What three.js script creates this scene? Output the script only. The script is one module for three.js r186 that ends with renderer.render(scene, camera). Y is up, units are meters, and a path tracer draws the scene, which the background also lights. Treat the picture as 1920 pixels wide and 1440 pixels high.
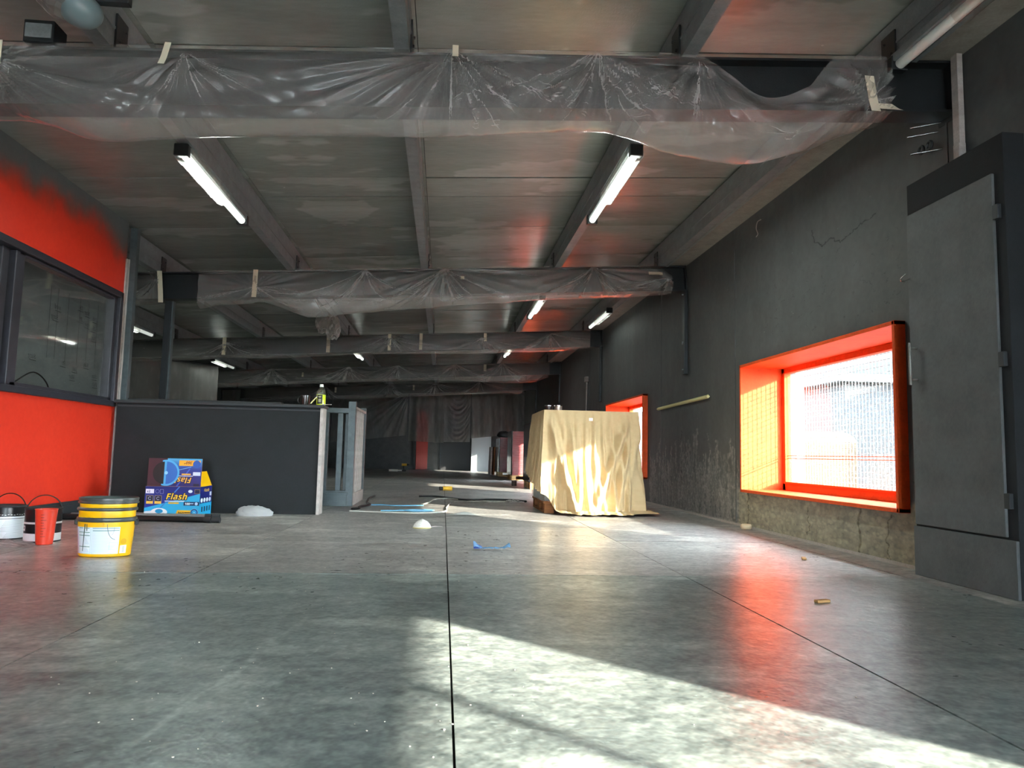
import * as THREE from 'three';
import { mergeGeometries, toCreasedNormals } from 'three/addons/utils/BufferGeometryUtils.js';
import { RoundedBoxGeometry } from 'three/addons/geometries/RoundedBoxGeometry.js';
import { RectAreaLightUniformsLib } from 'three/addons/lights/RectAreaLightUniformsLib.js';

// ------------------------------------------------------------------ camera, sky, sun, exposure
// Plan: x runs across the hall (right is +), y up, d is the depth down the hall, so three's z is -d.
const scene = new THREE.Scene();
const renderer = new THREE.WebGLRenderer({ antialias: true });
renderer.toneMapping = THREE.LinearToneMapping;
renderer.toneMappingExposure = 6.8;
renderer.shadowMap.enabled = true;
RectAreaLightUniformsLib.init();

const FOCAL = 1376;
const camera = new THREE.PerspectiveCamera(2 * Math.atan(720 / FOCAL) * 180 / Math.PI, 4 / 3, 0.05, 200);
{
  const fwd = new THREE.Vector3(831 - 960, 848 - 720, FOCAL).normalize();   // the hall's depth axis seen from the lens (x right, y down, z ahead)
  const r = new THREE.Vector3(Math.cos(0.022), Math.sin(0.022), 0);
  const down = new THREE.Vector3().crossVectors(fwd, r).normalize();
  const right = new THREE.Vector3().crossVectors(down, fwd).normalize();
  const row = k => new THREE.Vector3(right.getComponent(k), -down.getComponent(k), -fwd.getComponent(k));
  const m = new THREE.Matrix4().makeBasis(row(0), row(1).negate(), row(2).negate());
  camera.quaternion.setFromRotationMatrix(m);
  camera.position.set(0, 0.6, 0);
}
scene.background = new THREE.Color().setRGB(6.7, 8.0, 8.8);

const sun = new THREE.DirectionalLight(new THREE.Color().setRGB(1.0, 0.93, 0.80), 5.9);
sun.position.set(10 + 0.5, 4.15, 10.8 - 8); sun.target.position.set(0.5, 0, -8);
sun.shadow.radius = 1.6; sun.castShadow = true;
sun.shadow.mapSize.set(4096, 4096);
Object.assign(sun.shadow.camera, { left: -22, right: 22, top: 14, bottom: -14, near: 0.5, far: 60 });
scene.add(sun, sun.target);

// ------------------------------------------------------------------ helpers
let seed = 7;
const rnd = (a = 0, b = 1) => { seed = (seed * 1664525 + 1013904223) >>> 0; return a + (b - a) * seed / 4294967296; };
const clamp = (v, a = 0, b = 1) => Math.min(b, Math.max(a, v));
const smooth = (a, b, v) => { const t = clamp((v - a) / (b - a)); return t * t * (3 - 2 * t); };
const lerp = (a, b, t) => a + (b - a) * t;
const PERM = new Float32Array(65536); { for (let i = 0; i < 65536; i++) PERM[i] = rnd(); }
function noise(x, y) {
  const xi = Math.floor(x), yi = Math.floor(y), fx = x - xi, fy = y - yi;
  const u = fx * fx * (3 - 2 * fx), v = fy * fy * (3 - 2 * fy);
  const h = (a, b) => PERM[((a * 73 + b * 157 + ((a * b) & 255) * 31) & 65535)];
  const a = h(xi, yi), b = h(xi + 1, yi), c = h(xi, yi + 1), d = h(xi + 1, yi + 1);
  return a + (b - a) * u + (c - a) * v + (a - b - c + d) * u * v;
}
function fbm(x, y, o = 4) { let s = 0, a = 0.5, n = 0; for (let i = 0; i < o; i++) { s += a * noise(x, y); n += a; x = x * 2.03 + 17.3; y = y * 2.03 + 9.1; a *= 0.55; } return s / n; }
const used = {};
function numbered(name) { const n = used[name] = (used[name] ?? -1) + 1; return n ? `${name}_${String(n).padStart(3, '0')}` : name; }
const shade = o => { o.castShadow = o.receiveShadow = true; return o; };
function part(name, geo, mat, parent) { const m = shade(new THREE.Mesh(geo, mat)); m.name = name; parent.add(m); return m; }
function thing(name, label, category, [x, y, d] = [0, 0, 0], turn = 0, group) {
  const o = new THREE.Group(); o.name = numbered(name); o.position.set(x, y, -d); o.rotation.y = turn; scene.add(o);
  o.userData = { label, category }; if (group) o.userData.group = group; return o;
}
function single(name, geo, mat, label, category, [x, y, d] = [0, 0, 0], turn = 0, group) {
  const o = shade(new THREE.Mesh(geo, mat)); o.name = numbered(name); o.position.set(x, y, -d); o.rotation.y = turn; scene.add(o);
  o.userData = { label, category }; if (group) o.userData.group = group; return o;
}
function struct(name, label, category) { const o = new THREE.Group(); o.name = name; o.userData = { kind: 'structure', label, category }; scene.add(o); return o; }
// uv in metres taken from the face that a normal looks along
function metreUV(g, s = 1, ox = 0, oy = 0) {
  const p = g.attributes.position, n = g.attributes.normal, uv = new Float32Array(p.count * 2);
  for (let i = 0; i < p.count; i++) {
    const ax = Math.abs(n.getX(i)), ay = Math.abs(n.getY(i)), az = Math.abs(n.getZ(i));
    let u, v;
    if (ay >= ax && ay >= az) { u = p.getX(i); v = p.getZ(i); } else if (ax >= az) { u = p.getZ(i); v = p.getY(i); } else { u = p.getX(i); v = p.getY(i); }
    uv[2 * i] = u * s + ox; uv[2 * i + 1] = v * s + oy;
  }
  g.setAttribute('uv', new THREE.BufferAttribute(uv, 2)); return g;
}
// box from corner to corner in (x, y, d)
function bx(x0, x1, y0, y1, d0, d1, r = 0) {
  const w = Math.abs(x1 - x0), h = Math.abs(y1 - y0), l = Math.abs(d1 - d0);
  const g = r ? new RoundedBoxGeometry(w, h, l, 2, Math.min(r, w / 2.01, h / 2.01, l / 2.01)) : new THREE.BoxGeometry(w, h, l);
  g.translate((x0 + x1) / 2, (y0 + y1) / 2, -(d0 + d1) / 2); return metreUV(g);
}
const flat = g => g.index ? g.toNonIndexed() : g;
function merge(...list) { return mergeGeometries(list.flat().map(g => { const f = flat(g); for (const k of Object.keys(f.attributes)) if (!['position', 'normal', 'uv'].includes(k)) f.deleteAttribute(k); return f; })); }
function cyl(x, y, d, r0, r1, h, seg = 24) { const g = new THREE.CylinderGeometry(r1, r0, h, seg); g.translate(x, y + h / 2, -d); return g; }
function tube(pts, r, seg = 60, rad = 6, closed = false) { return new THREE.TubeGeometry(new THREE.CatmullRomCurve3(pts.map(p => new THREE.Vector3(p[0], p[1], -p[2])), closed), seg, r, rad, closed); }
function rod(a, b, r, rad = 10) {
  const A = new THREE.Vector3(a[0], a[1], -a[2]), B = new THREE.Vector3(b[0], b[1], -b[2]), v = B.clone().sub(A);
  const g = new THREE.CylinderGeometry(r, r, v.length(), rad);
  g.applyQuaternion(new THREE.Quaternion().setFromUnitVectors(new THREE.Vector3(0, 1, 0), v.normalize())); g.translate((A.x + B.x) / 2, (A.y + B.y) / 2, (A.z + B.z) / 2); return g;
}
// grid surface: f(u, v) -> [x, y, d]
function sheet(nu, nv, f, su = 1, sv = 1) {
  const pos = [], uv = [], idx = [];
  for (let j = 0; j <= nv; j++) for (let i = 0; i <= nu; i++) { const p = f(i / nu, j / nv); pos.push(p[0], p[1], -p[2]); uv.push(i / nu * su, (1 - j / nv) * sv); }
  for (let j = 0; j < nv; j++) for (let i = 0; i < nu; i++) { const a = j * (nu + 1) + i, b = a + 1, c = a + nu + 1, e = c + 1; idx.push(a, c, b, b, c, e); }
  const g = new THREE.BufferGeometry(); g.setAttribute('position', new THREE.Float32BufferAttribute(pos, 3)); g.setAttribute('uv', new THREE.Float32BufferAttribute(uv, 2)); g.setIndex(idx); g.computeVertexNormals(); return g;
}
function curve(list) { // smooth value through [x, y] pairs
  return x => {
    if (x <= list[0][0]) return list[0][1];
    for (let i = 1; i < list.length; i++) if (x <= list[i][0]) {
      const t = (x - list[i - 1][0]) / (list[i][0] - list[i - 1][0]), p0 = (list[i - 2] ?? list[i - 1])[1], p1 = list[i - 1][1], p2 = list[i][1], p3 = (list[i + 1] ?? list[i])[1];
      return 0.5 * (2 * p1 + (p2 - p0) * t + (2 * p0 - 5 * p1 + 4 * p2 - p3) * t * t + (3 * p1 - p0 - 3 * p2 + p3) * t * t * t);
    }
    return list[list.length - 1][1];
  };
}
// ------------------------------------------------------------------ computed textures
function dataTex(w, h, f, srgb = true) {
  const a = new Uint8Array(w * h * 4);
  for (let y = 0, k = 0; y < h; y++) for (let x = 0; x < w; x++, k += 4) { const c = f(x, y); if (typeof c === 'number') a[k] = a[k + 1] = a[k + 2] = clamp(c, 0, 255); else { a[k] = clamp(c[0], 0, 255); a[k + 1] = clamp(c[1], 0, 255); a[k + 2] = clamp(c[2], 0, 255); } a[k + 3] = 255; }
  const t = new THREE.DataTexture(a, w, h); t.wrapS = t.wrapT = THREE.MirroredRepeatWrapping; t.magFilter = THREE.LinearFilter; t.minFilter = THREE.LinearMipmapLinearFilter; t.generateMipmaps = true; if (srgb) t.colorSpace = THREE.SRGBColorSpace; t.needsUpdate = true; return t;
}
function canvasTex(w, h, draw) { const c = document.createElement('canvas'); c.width = w; c.height = h; const g = c.getContext('2d'); draw(g, w, h); const t = new THREE.CanvasTexture(c); t.colorSpace = THREE.SRGBColorSpace; t.anisotropy = 8; return t; }
// line work on a plain array of weights
function layer(w, h) { const a = new Float32Array(w * h); return { a, w, h, dot(x, y, r, v) { for (let j = Math.floor(y - r); j <= y + r; j++) for (let i = Math.floor(x - r); i <= x + r; i++) if (i >= 0 && j >= 0 && i < w && j < h) { const q = 1 - Math.hypot(i - x, j - y) / (r + 0.01); if (q > 0) a[j * w + i] = Math.max(a[j * w + i], v * Math.min(1, q * 1.6)); } }, line(x0, y0, x1, y1, r, v, wob = 0) { const n = Math.ceil(Math.hypot(x1 - x0, y1 - y0) / Math.max(0.7, r * 0.5)), o = rnd(0, 99); for (let k = 0; k <= n; k++) { const t = k / n; this.dot(lerp(x0, x1, t) + wob * (noise(t * 6 + o, 3) - 0.5) * 2, lerp(y0, y1, t) + wob * (noise(t * 6, o) - 0.5) * 2, r * (0.5 + noise(t * 20 + o, 1)), v * (0.4 + noise(t * 25, o))); } } }; }

// floor near the camera: x -2.6..2.6, d 1.2..6.4
const FN = 2048, fScuff = layer(FN, FN), fDark = layer(FN, FN);
{
  const X = x => (x + 2.6) / 5.2 * FN, D = d => (d - 1.2) / 5.2 * FN;
  for (let i = 0; i < 420; i++) { const x = rnd(0, FN), y = rnd(0, FN), a = rnd(-0.5, 0.5) + (rnd() < 0.25 ? 1.4 : 0), l = rnd(8, 60); fScuff.line(x, y, x + l * Math.cos(a), y + l * Math.sin(a), rnd(0.6, 1.8), rnd(0.15, 0.5), 4); }
  for (let i = 0; i < 160; i++) { const x = rnd(0, FN), y = rnd(0, FN), a = rnd(0, 6.3), l = rnd(5, 30); fDark.line(x, y, x + l * Math.cos(a), y + l * Math.sin(a), rnd(0.6, 1.5), rnd(0.2, 0.6), 5); }
  for (let i = 0; i < 900; i++) fScuff.dot(rnd(0, FN), rnd(0, FN), rnd(0.8, 2), rnd(0.3, 0.9));
  fScuff.line(X(-0.46), D(2.75), X(-0.66), D(1.3), 5, 0.42, 8); fScuff.line(X(-0.42), D(2.72), X(-0.28), D(2.68), 4, 0.3, 6); fScuff.line(X(-0.33), D(2.7), X(-0.42), D(1.9), 3, 0.22, 7);
  for (let i = 0; i < 26; i++) { const x = rnd(0.5, 1.5), d = rnd(2.6, 4.6), r = rnd(0.04, 0.14); for (let k = 0; k < 14; k++) { const a0 = k * 0.45, a1 = a0 + 0.45; if (rnd() < 0.5) fScuff.line(X(x + r * Math.cos(a0)), D(d + r * Math.sin(a0)), X(x + r * Math.cos(a1)), D(d + r * Math.sin(a1)), 1.2, 0.25, 3); } }
}
const floorMix = (x, d) => { // colour of the trodden boards, in sRGB
  const front = smooth(3.74, 3.70, d + 0.03 * (fbm(x * 6, d * 6, 3) - 0.5));
  const n = fbm(x * 1.3 + 5, d * 1.3, 5), f = fbm(x * 34, d * 34, 3), s = fbm(x * 5 + 40, d * 14, 4), big = fbm(x * 0.5 + 2, d * 0.5 + 8, 2);
  const t = (n - 0.5) * 34 + (f - 0.5) * 62 + (s - 0.5) * 48 + (big - 0.5) * 16 + (fbm(x * 85 + 3, d * 85, 2) - 0.5) * 44;
  const pale = smooth(0.56, 0.7, fbm(x * 2.6 + 80, d * 5.5 + 3, 5)) * 26;
  return [lerp(142, 121, front) + t + pale, lerp(140, 131, front) + t + pale, lerp(137, 128, front) + t * 0.95 + pale * 0.9];
};
const floorNear = dataTex(FN, FN, (i, j) => {
  const x = i / FN * 5.2 - 2.6, d = j / FN * 5.2 + 1.2, c = floorMix(x, d), k = j * FN + i, w = fScuff.a[k] * 60, b = fDark.a[k] * 55;
  return [c[0] + w - b, c[1] + w - b, c[2] + w * 0.95 - b];
});
const floorNearRough = dataTex(1024, 1024, (i, j) => { const x = i / 1024 * 5.2 - 2.6, d = j / 1024 * 5.2 + 1.2; const polished = smooth(0.42, 0.6, fbm(x * 1.1 + 31, d * 1.3 + 4, 4)); return 255 * clamp(0.33 - 0.03 * polished + (fbm(x * 30, d * 30, 3) - 0.5) * 0.09 + 0.2 * fScuff.a[(j * 2) * FN + i * 2]); }, false);
const floorNearBump = dataTex(FN, FN, (i, j) => { const x = i / FN * 5.2, d = j / FN * 5.2, k = j * FN + i; return 255 * clamp(0.5 + (fbm(x * 22, d * 22, 4) - 0.5) * 0.7 + (fbm(x * 90, d * 90, 2) - 0.5) * 0.25 + fScuff.a[k] * 0.03 - fDark.a[k] * 0.03); }, false);
const floorFar = dataTex(1024, 1024, (i, j) => floorMix(i / 1024 * 6 + 3, j / 1024 * 6 + 9));
const fineBump = dataTex(512, 512, (i, j) => 255 * clamp(0.5 + (fbm(i / 9, j / 9, 4) - 0.5) * 0.9), false);
const blotch = dataTex(512, 512, (i, j) => { const v = 235 + (fbm(i / 40, j / 40, 5) - 0.5) * 60 + (fbm(i / 5, j / 5, 2) - 0.5) * 24; return [v, v, v]; });

// right-hand wall: d 0..12.8 along u, y 0..3.2 along v
const WW = 2048, WH = 1024, wCrack = layer(WW, WH), wChip = layer(WW, WH), wPale = layer(WW, WH);
{
  const U = d => d / 12.8 * WW, V = y => y / 3.2 * WH;
  const crack = (pts, r = 1.2) => { for (let i = 1; i < pts.length; i++) wCrack.line(U(pts[i - 1][0]), V(pts[i - 1][1]), U(pts[i][0]), V(pts[i][1]), r, 1.2, 3); };
  crack([[5.1, 2.3], [5.05, 2.2], [4.95, 2.14], [4.85, 2.17], [4.7, 2.1], [4.6, 2.12], [4.45, 2.15], [4.3, 2.16]]);
  crack([[6.28, 0.3], [6.3, 0.2], [6.27, 0.12], [6.32, 0.0]], 1.6); crack([[4.55, 0.3], [4.55, 0.0]], 2.2); crack([[5.25, 0.25], [5.2, 0.12], [5.24, 0.05]]); crack([[4.22, 0.28], [4.26, 0.12], [4.24, 0]]); crack([[8.1, 0.55], [8.12, 0.4], [8.08, 0.3]], 2.6); crack([[8.1, 0.9], [8.11, 0.8]], 2);
  for (let i = 0; i < 90; i++) { const d = rnd(4, 5.9), y = rnd(1.5, 2.1), a = rnd(0, 6.3), l = rnd(2, 12); wCrack.line(U(d), V(y), U(d) + l * Math.cos(a), V(y) + l * Math.sin(a), 0.8, rnd(0.2, 0.7), 2); }
  for (let i = 0; i < 120; i++) { const d = rnd(3.8, 9.4), y = rnd(0, 0.7) * rnd(), a = rnd(0, 6.3), l = rnd(2, 14); wCrack.line(U(d), V(y), U(d) + l * Math.cos(a) * 0.6, V(y) + l * Math.sin(a), 1, rnd(0.3, 0.9), 2); }
  for (let i = 0; i < 60; i++) wChip.dot(U(rnd(4, 9.5)), V(rnd(0.1, 2.3)), rnd(0.8, 2), rnd(0.3, 0.8));
  for (let i = 0; i < 500; i++) { const d = rnd(6.5, 9.4), y = rnd(0, 0.85) * Math.sqrt(rnd()), l = rnd(15, 90); wPale.line(U(d), V(y) - l / 2, U(d) + rnd(-4, 4), V(y) + l / 2, rnd(2, 6), rnd(0.3, 0.75), 4); }
  for (let i = 0; i < 900; i++) { const d = rnd(3.7, 6.4), y = rnd(0, 0.32), l = rnd(8, 46); wPale.line(U(d) - l, V(y), U(d) + l, V(y) + rnd(-14, 14), rnd(4, 10), rnd(0.35, 0.8), 6); }
  for (let i = 0; i < 160; i++) { const d = rnd(6.2, 8.5), l = rnd(6, 26); wPale.line(U(d) - l / 2, V(rnd(0.0, 0.035)), U(d) + l / 2, V(rnd(0, 0.03)), rnd(1, 3), rnd(0.6, 1), 2); }
}
const wallTex = dataTex(WW, WH, (i, j) => {
  const d = i / WW * 12.8, y = j / WH * 3.2, k = j * WW + i, n = fbm(d * 1.6, y * 1.6 + 7, 5), f = fbm(d * 28, y * 28, 3), st = fbm(d * 9, y * 2.2, 4);
  const t = (n - 0.5) * 22 + (f - 0.5) * 12 + (st - 0.5) * 12, p = clamp(wPale.a[k]) * (0.55 + 0.45 * f), c = wCrack.a[k] * 42, h = wChip.a[k] * 70;
  const warm = d < 6.5 ? [188, 178, 148] : [168, 163, 156];
  return [lerp(84 + t, warm[0] + t, p) - c + h, lerp(86 + t, warm[1] + t, p) - c + h, lerp(86 + t, warm[2] + t, p) - c + h];
});
const wallBump = dataTex(WW, WH, (i, j) => { const d = i / WW * 12.8, y = j / WH * 3.2, k = j * WW + i; return 255 * clamp(0.5 + (fbm(d * 14, y * 14, 4) - 0.5) * 0.5 + (fbm(d * 2.2, y * 2.2, 2) - 0.5) * 0.3 - wCrack.a[k] * 0.4 + wPale.a[k] * 0.08 + wChip.a[k] * 0.2); }, false);

// red office wall: d 0..8 along u, y 0..2.8 along v; grey overspray along its top with a ragged edge
const redTex = dataTex(1024, 512, (i, j) => {
  const d = i / 1024 * 8, y = j / 512 * 2.8, edge = 2.46 + 0.28 * (fbm(d * 1.1 + 3, 2, 3) - 0.5) - 0.10 * smooth(6.4, 7.1, d), g = smooth(-0.16, 0.16, y - edge + (fbm(d * 4, y * 4, 4) - 0.5) * 0.26);
  const n = (fbm(d * 3, y * 3, 4) - 0.5) * 10 + (fbm(d * 40, y * 40, 2) - 0.5) * 8;
  if (d < 3.0 + 0.05 * (fbm(y * 5, 3, 2) - 0.5)) return [74 + n, 76 + n, 77 + n];
  return [lerp(222, 92, g) + n, lerp(50, 97, g) + n, lerp(26, 97, g) + n * 0.8];
});
// ceiling boards: painted charcoal with brushed grey patches
const ceilTex = dataTex(1024, 1024, (i, j) => {
  const x = i / 1024 * 4, d = j / 1024 * 4.4, a = fbm(x * 1.2 + 9, d * 4 + 2, 5), b = fbm(x * 14, d * 60, 3), p = smooth(0.56, 0.62, fbm(x * 1.1 + 50, d * 2.4 + 11, 5)) * 20, q = smooth(0.6, 0.7, fbm(x * 2 + 20, d * 7 + 1, 4)) * -5;
  const t = (a - 0.5) * 34 + (b - 0.5) * 12 + p + q; return [134 + t, 140 + t, 134 + t];
});
const ceilRough = dataTex(512, 512, (i, j) => 255 * clamp(0.26 + (fbm(i / 60, j / 30, 4) - 0.5) * 0.04), false);
const wood = dataTex(512, 512, (i, j) => { const v = fbm(i / 140, j / 5 + 6 * fbm(i / 200, j / 60, 2), 4); return [190 + (v - 0.5) * 90, 150 + (v - 0.5) * 80, 102 + (v - 0.5) * 60]; });
const weave = dataTex(512, 512, (i, j) => { const v = (Math.sin(i * 1.57) * 0.5 + Math.sin(j * 1.57) * 0.5) * 5 * 0.5 + (fbm(i / 50, j / 50, 3) - 0.5) * 12; return [194 + v, 169 + v, 128 + v]; });
const clothBump = dataTex(512, 512, (i, j) => 255 * clamp(0.5 + (fbm(i / 20, j / 60, 4) - 0.5) * 0.8), false);

const hangMap = dataTex(512, 512, (i, j) => 255 * clamp(0.89 - 0.07 * Math.min(1, fbm(i / 26 + 5, j / 120, 3) ** 5 * 4 + 0.6 * noise(i / 9, j / 200) ** 6)), false);
const rep = (t, u, v = u) => { const c = t.clone(); c.repeat.set(u, v); c.needsUpdate = true; return c; };
const M = (color, roughness = 0.6, o = {}) => new THREE.MeshStandardMaterial({ color, roughness, ...o });
const Ph = (color, roughness, o = {}) => new THREE.MeshPhysicalMaterial({ color, roughness, ...o });
const mat = {
  floorNear: M(0xffffff, 1, { map: floorNear, roughnessMap: floorNearRough, bumpMap: floorNearBump, bumpScale: 0.0024 }),
  floorFar: M(0xffffff, 0.42, { map: rep(floorFar, 1 / 6), bumpMap: rep(fineBump, 1.3), bumpScale: 0.0012 }),
  slab: M(0x2a2a2a, 0.9),
  wall: M(0xf0f2f2, 0.62, { map: wallTex, bumpMap: wallBump, bumpScale: 0.004 }),
  plainWall: M(0x575a5b, 0.65, { map: rep(blotch, 0.6), bumpMap: rep(fineBump, 2), bumpScale: 0.001 }),
  counter: M(0x181b1e, 0.85, { map: rep(blotch, 0.7), bumpMap: rep(fineBump, 3), bumpScale: 0.0006 }),
  red: M(0xffffff, 0.5, { map: redTex, bumpMap: rep(fineBump, 12), bumpScale: 0.0006 }),
  redGloss: Ph(new THREE.Color().setRGB(0.80, 0.092, 0.016), 0.6, { specularIntensity: 0.35, map: rep(blotch, 0.9), bumpMap: rep(fineBump, 3), bumpScale: 0.0004 }),
  ceil: Ph(0xffffff, 1, { ior: 1.7, map: rep(ceilTex, 1 / 4, 1 / 4.4), roughnessMap: rep(ceilRough, 0.6), bumpMap: rep(fineBump, 2.5), bumpScale: 0.0006 }),
  steel: M(0x202427, 0.42, { map: rep(blotch, 1.2), bumpMap: rep(fineBump, 4), bumpScale: 0.0004 }),
  purlin: M(0x81888a, 0.42, { map: rep(blotch, 1.3), bumpMap: rep(fineBump, 4), bumpScale: 0.0004 }),
  soffit: M(0x9a948a, 0.6, { map: rep(blotch, 1) }),
  paleTrim: M(0xb5aca6, 0.7, { map: rep(blotch, 2) }),
  frame: M(0x33323a, 0.38, { map: rep(blotch, 2) }),
  black: M(0x17181a, 0.5), blackGloss: M(0x121214, 0.18), dark: M(0x25282b, 0.6),
  rail: M(0x4d585b, 0.45, { map: rep(blotch, 2) }),
  railPale: M(0xb9b0a9, 0.6, { map: rep(blotch, 2) }),
  wood: M(0xffffff, 0.7, { map: wood }), woodDark: M(0xb08a62, 0.75, { map: wood }),
  cloth: M(0xffffff, 0.95, { map: rep(weave, 3, 3), bumpMap: rep(clothBump, 3, 3), bumpScale: 0.0015, side: THREE.DoubleSide }),
  glass: Ph(0xffffff, 0.04, { transmission: 1, thickness: 0, ior: 1.5, side: THREE.DoubleSide }),
  frosted: Ph(0xf8faf8, 0.10, { transmission: 0.97, thickness: 0, ior: 1.4, side: THREE.DoubleSide }),
  film: Ph(0xf0eeea, 0.25, { transmission: 0.95, thickness: 0, ior: 1.42, side: THREE.DoubleSide }),
  filmThick: Ph(0xdddcd8, 0.36, { transmission: 1, transmissionMap: hangMap, thickness: 0, ior: 1.42, side: THREE.DoubleSide }),
  tape: M(0xd8d0b8, 0.6, { side: THREE.DoubleSide }),
  white: M(0xe8e8e4, 0.5), chrome: M(0xc8c8c8, 0.22, { metalness: 1 }),
  yellow: M(0xf2b705, 0.35), bucketRim: M(0x4b4f4c, 0.35, { map: rep(blotch, 6) }),
  redPlastic: M(0xe0402a, 0.28),
};

// ------------------------------------------------------------------ floor
const JX = [-6.3, -4.76, -3.56, -2.36, -1.16, 0.04, 1.24, 2.44, 3.2];
{
  const floor = struct('floor', 'grey-green scuffed floor boards with dark joints', 'floor');
  part('slab', bx(-6.4, 3.2, -0.2, -0.02, -8, 25.4), mat.slab, floor);
  const G = 0.0028;
  for (let c = 0; c < JX.length - 1; c++) {
    const rows = [-7.9, -5.9, -3.5, -1.1, 1.25, 3.7];
    let d = c === 4 ? 4.98 : c % 2 ? 6.1 : 6.1 - (c === 6 ? 0.9 : 0) ;
    for (; d < 25.2; d += 2.4) rows.push(d); rows.push(25.3);
    for (let r = 0; r < rows.length - 1; r++) {
      const x0 = JX[c] + G, x1 = JX[c + 1] - G, d0 = rows[r] + G, d1 = rows[r + 1] - G; if (d1 - d0 < 0.1) continue;
      const near = x0 > -2.5 && x1 < 2.5 && d0 > 1.2 && d1 < 6.4, lift = rnd(-0.0012, 0.0008);
      const g = bx(x0, x1, -0.02, lift, d0, d1), uv = g.attributes.uv, p = g.attributes.position;
      const ox = Math.floor(rnd(0, 9)), oy = Math.floor(rnd(0, 9));
      for (let i = 0; i < uv.count; i++) near ? uv.setXY(i, (p.getX(i) + 2.6) / 5.2, (-p.getZ(i) - 1.2) / 5.2) : uv.setXY(i, p.getX(i) + ox, -p.getZ(i) + oy);
      part('floor_board', g, near ? mat.floorNear : mat.floorFar, floor);
    }
  }
}
// ------------------------------------------------------------------ roof: boards, purlins, beams (rising to the right)
const SL = 0.058, top = x => 2.605 + SL * x;      // top of the beams
const PX = [-5.85, -4.45, -3.05, -1.65, -0.23, 1.17, 2.36];
{
  const ceiling = struct('ceiling', 'charcoal painted ceiling boards with open seams', 'ceiling');
  const lift = 0.26, tilt = new THREE.Group();
  const place = g => { const p = g.attributes.position; for (let i = 0; i < p.count; i++) p.setY(i, p.getY(i) + top(p.getX(i)) + lift); g.computeVertexNormals(); return g; };
  part('roof_deck', place(bx(-6.5, 3.25, 0.035, 0.12, -8, 25.5)), mat.slab, ceiling);
  const cols = [-6.4, ...PX.slice(0, 6).map(x => x + 0.02), 3.2];
  for (let c = 0; c < cols.length - 1; c++) {
    const cuts = [-7.95]; for (let k = -2; k < 6; k++) for (const o of [3.96, 5.92, 6.37, 7.26]) { const d = o + 4.42 * k; if (d > -5 && d < 25) cuts.push(d); } cuts.push(25.4);
    for (let r = 0; r < cuts.length - 1; r++) {
      const g = bx(cols[c] + 0.002, cols[c + 1] - 0.002, rnd(0, 0.006), 0.03, cuts[r] + rnd(0.006, 0.013), cuts[r + 1] - 0.004);
      const uv = g.attributes.uv, ox = rnd(0, 4), oy = rnd(0, 4); for (let i = 0; i < uv.count; i++) uv.setXY(i, uv.getX(i) + ox, uv.getY(i) + oy);
      part('ceiling_board', place(g), mat.ceil, ceiling);
    }
  }
}
const purlinNames = ['farthest left purlin above the plastic curtain', 'second purlin from the left behind the red office wall', 'purlin above the top of the red office wall', 'purlin carrying the bright tube light left of centre', 'middle purlin running straight down the hall', 'purlin carrying the bright tube light right of centre', 'purlin next to the right hand wall'];
PX.forEach((x, k) => {
  const o = thing('roof_purlin', 'dark grey painted steel ' + purlinNames[k], 'purlin', [x, top(x), 0], 0, 'roof purlins');
  const s = new THREE.Shape(); const w = 0.075, h = 0.245, t = 0.006, q = 0.018; const m = x > 0.5 ? -1 : 1; // lipped channel, its open side away from the hall's middle
  [[0, 0], [-w, 0], [-w, q], [-w + t, q], [-w + t, t], [-t, t], [-t, h - t], [-w + t, h - t], [-w + t, h - q], [-w, h - q], [-w, h], [0, h]].forEach(([a, b], i) => i ? s.lineTo(a * m, b) : s.moveTo(a * m, b));
  const g = new THREE.ExtrudeGeometry(s, { depth: 33.2, bevelEnabled: false }); g.translate(0, 0, -25.3); g.computeVertexNormals(); part('channel', metreUV(g), mat.purlin, o);
  part('stiffening_rib', bx(0, 0.006 * m, 0.1, 0.112, -5, 25.3), mat.purlin, o);
  for (let b = 0; b < 5; b++) { const d = 3.61 + 4.42 * b; part('cleat', merge(bx(0.002 * m, 0.012 * m, 0.0, 0.18, d - 0.06, d + 0.06), cyl(0.014 * m, 0.05, d - 0.03, 0.009, 0.009, 0.01, 6), cyl(0.014 * m, 0.13, d + 0.03, 0.009, 0.009, 0.01, 6)), mat.steel, o); }
});
const BD = [3.61, 7.99, 12.41, 16.92, 21.3];
const beamWords = ['nearest steel roof beam wrapped in clear plastic across the top', 'second steel roof beam with a post under its left end', 'third steel roof beam wrapped in plastic', 'fourth steel roof beam wrapped in dark looking plastic', 'farthest steel roof beam before the back wall'];
BD.forEach((d, k) => {
  const xl = k < 2 ? -3.0 - (k ? 0.3 : -0.04) : -6.3, xr = 2.67;
  const o = thing('roof_beam', beamWords[k], 'beam', [xr, top(xr), d], 0, 'steel roof beams'); o.rotation.z = Math.atan(SL);
  const L = (xr - xl) * 1.0, H = 0.285, f = 0.07, t = 0.013;
  part('flange', bx(-L, 0, -t, 0, -f, f), mat.steel, o); part('flange', bx(-L, 0, -H, -H + t, -f, f), mat.steel, o);
  part('web', bx(-L, 0, -H + t, -t, -0.006, 0.006), mat.steel, o);
  part('end_plate', bx(-0.012, 0, -H - 0.03, 0.03, -f, f), mat.steel, o);
});
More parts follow.
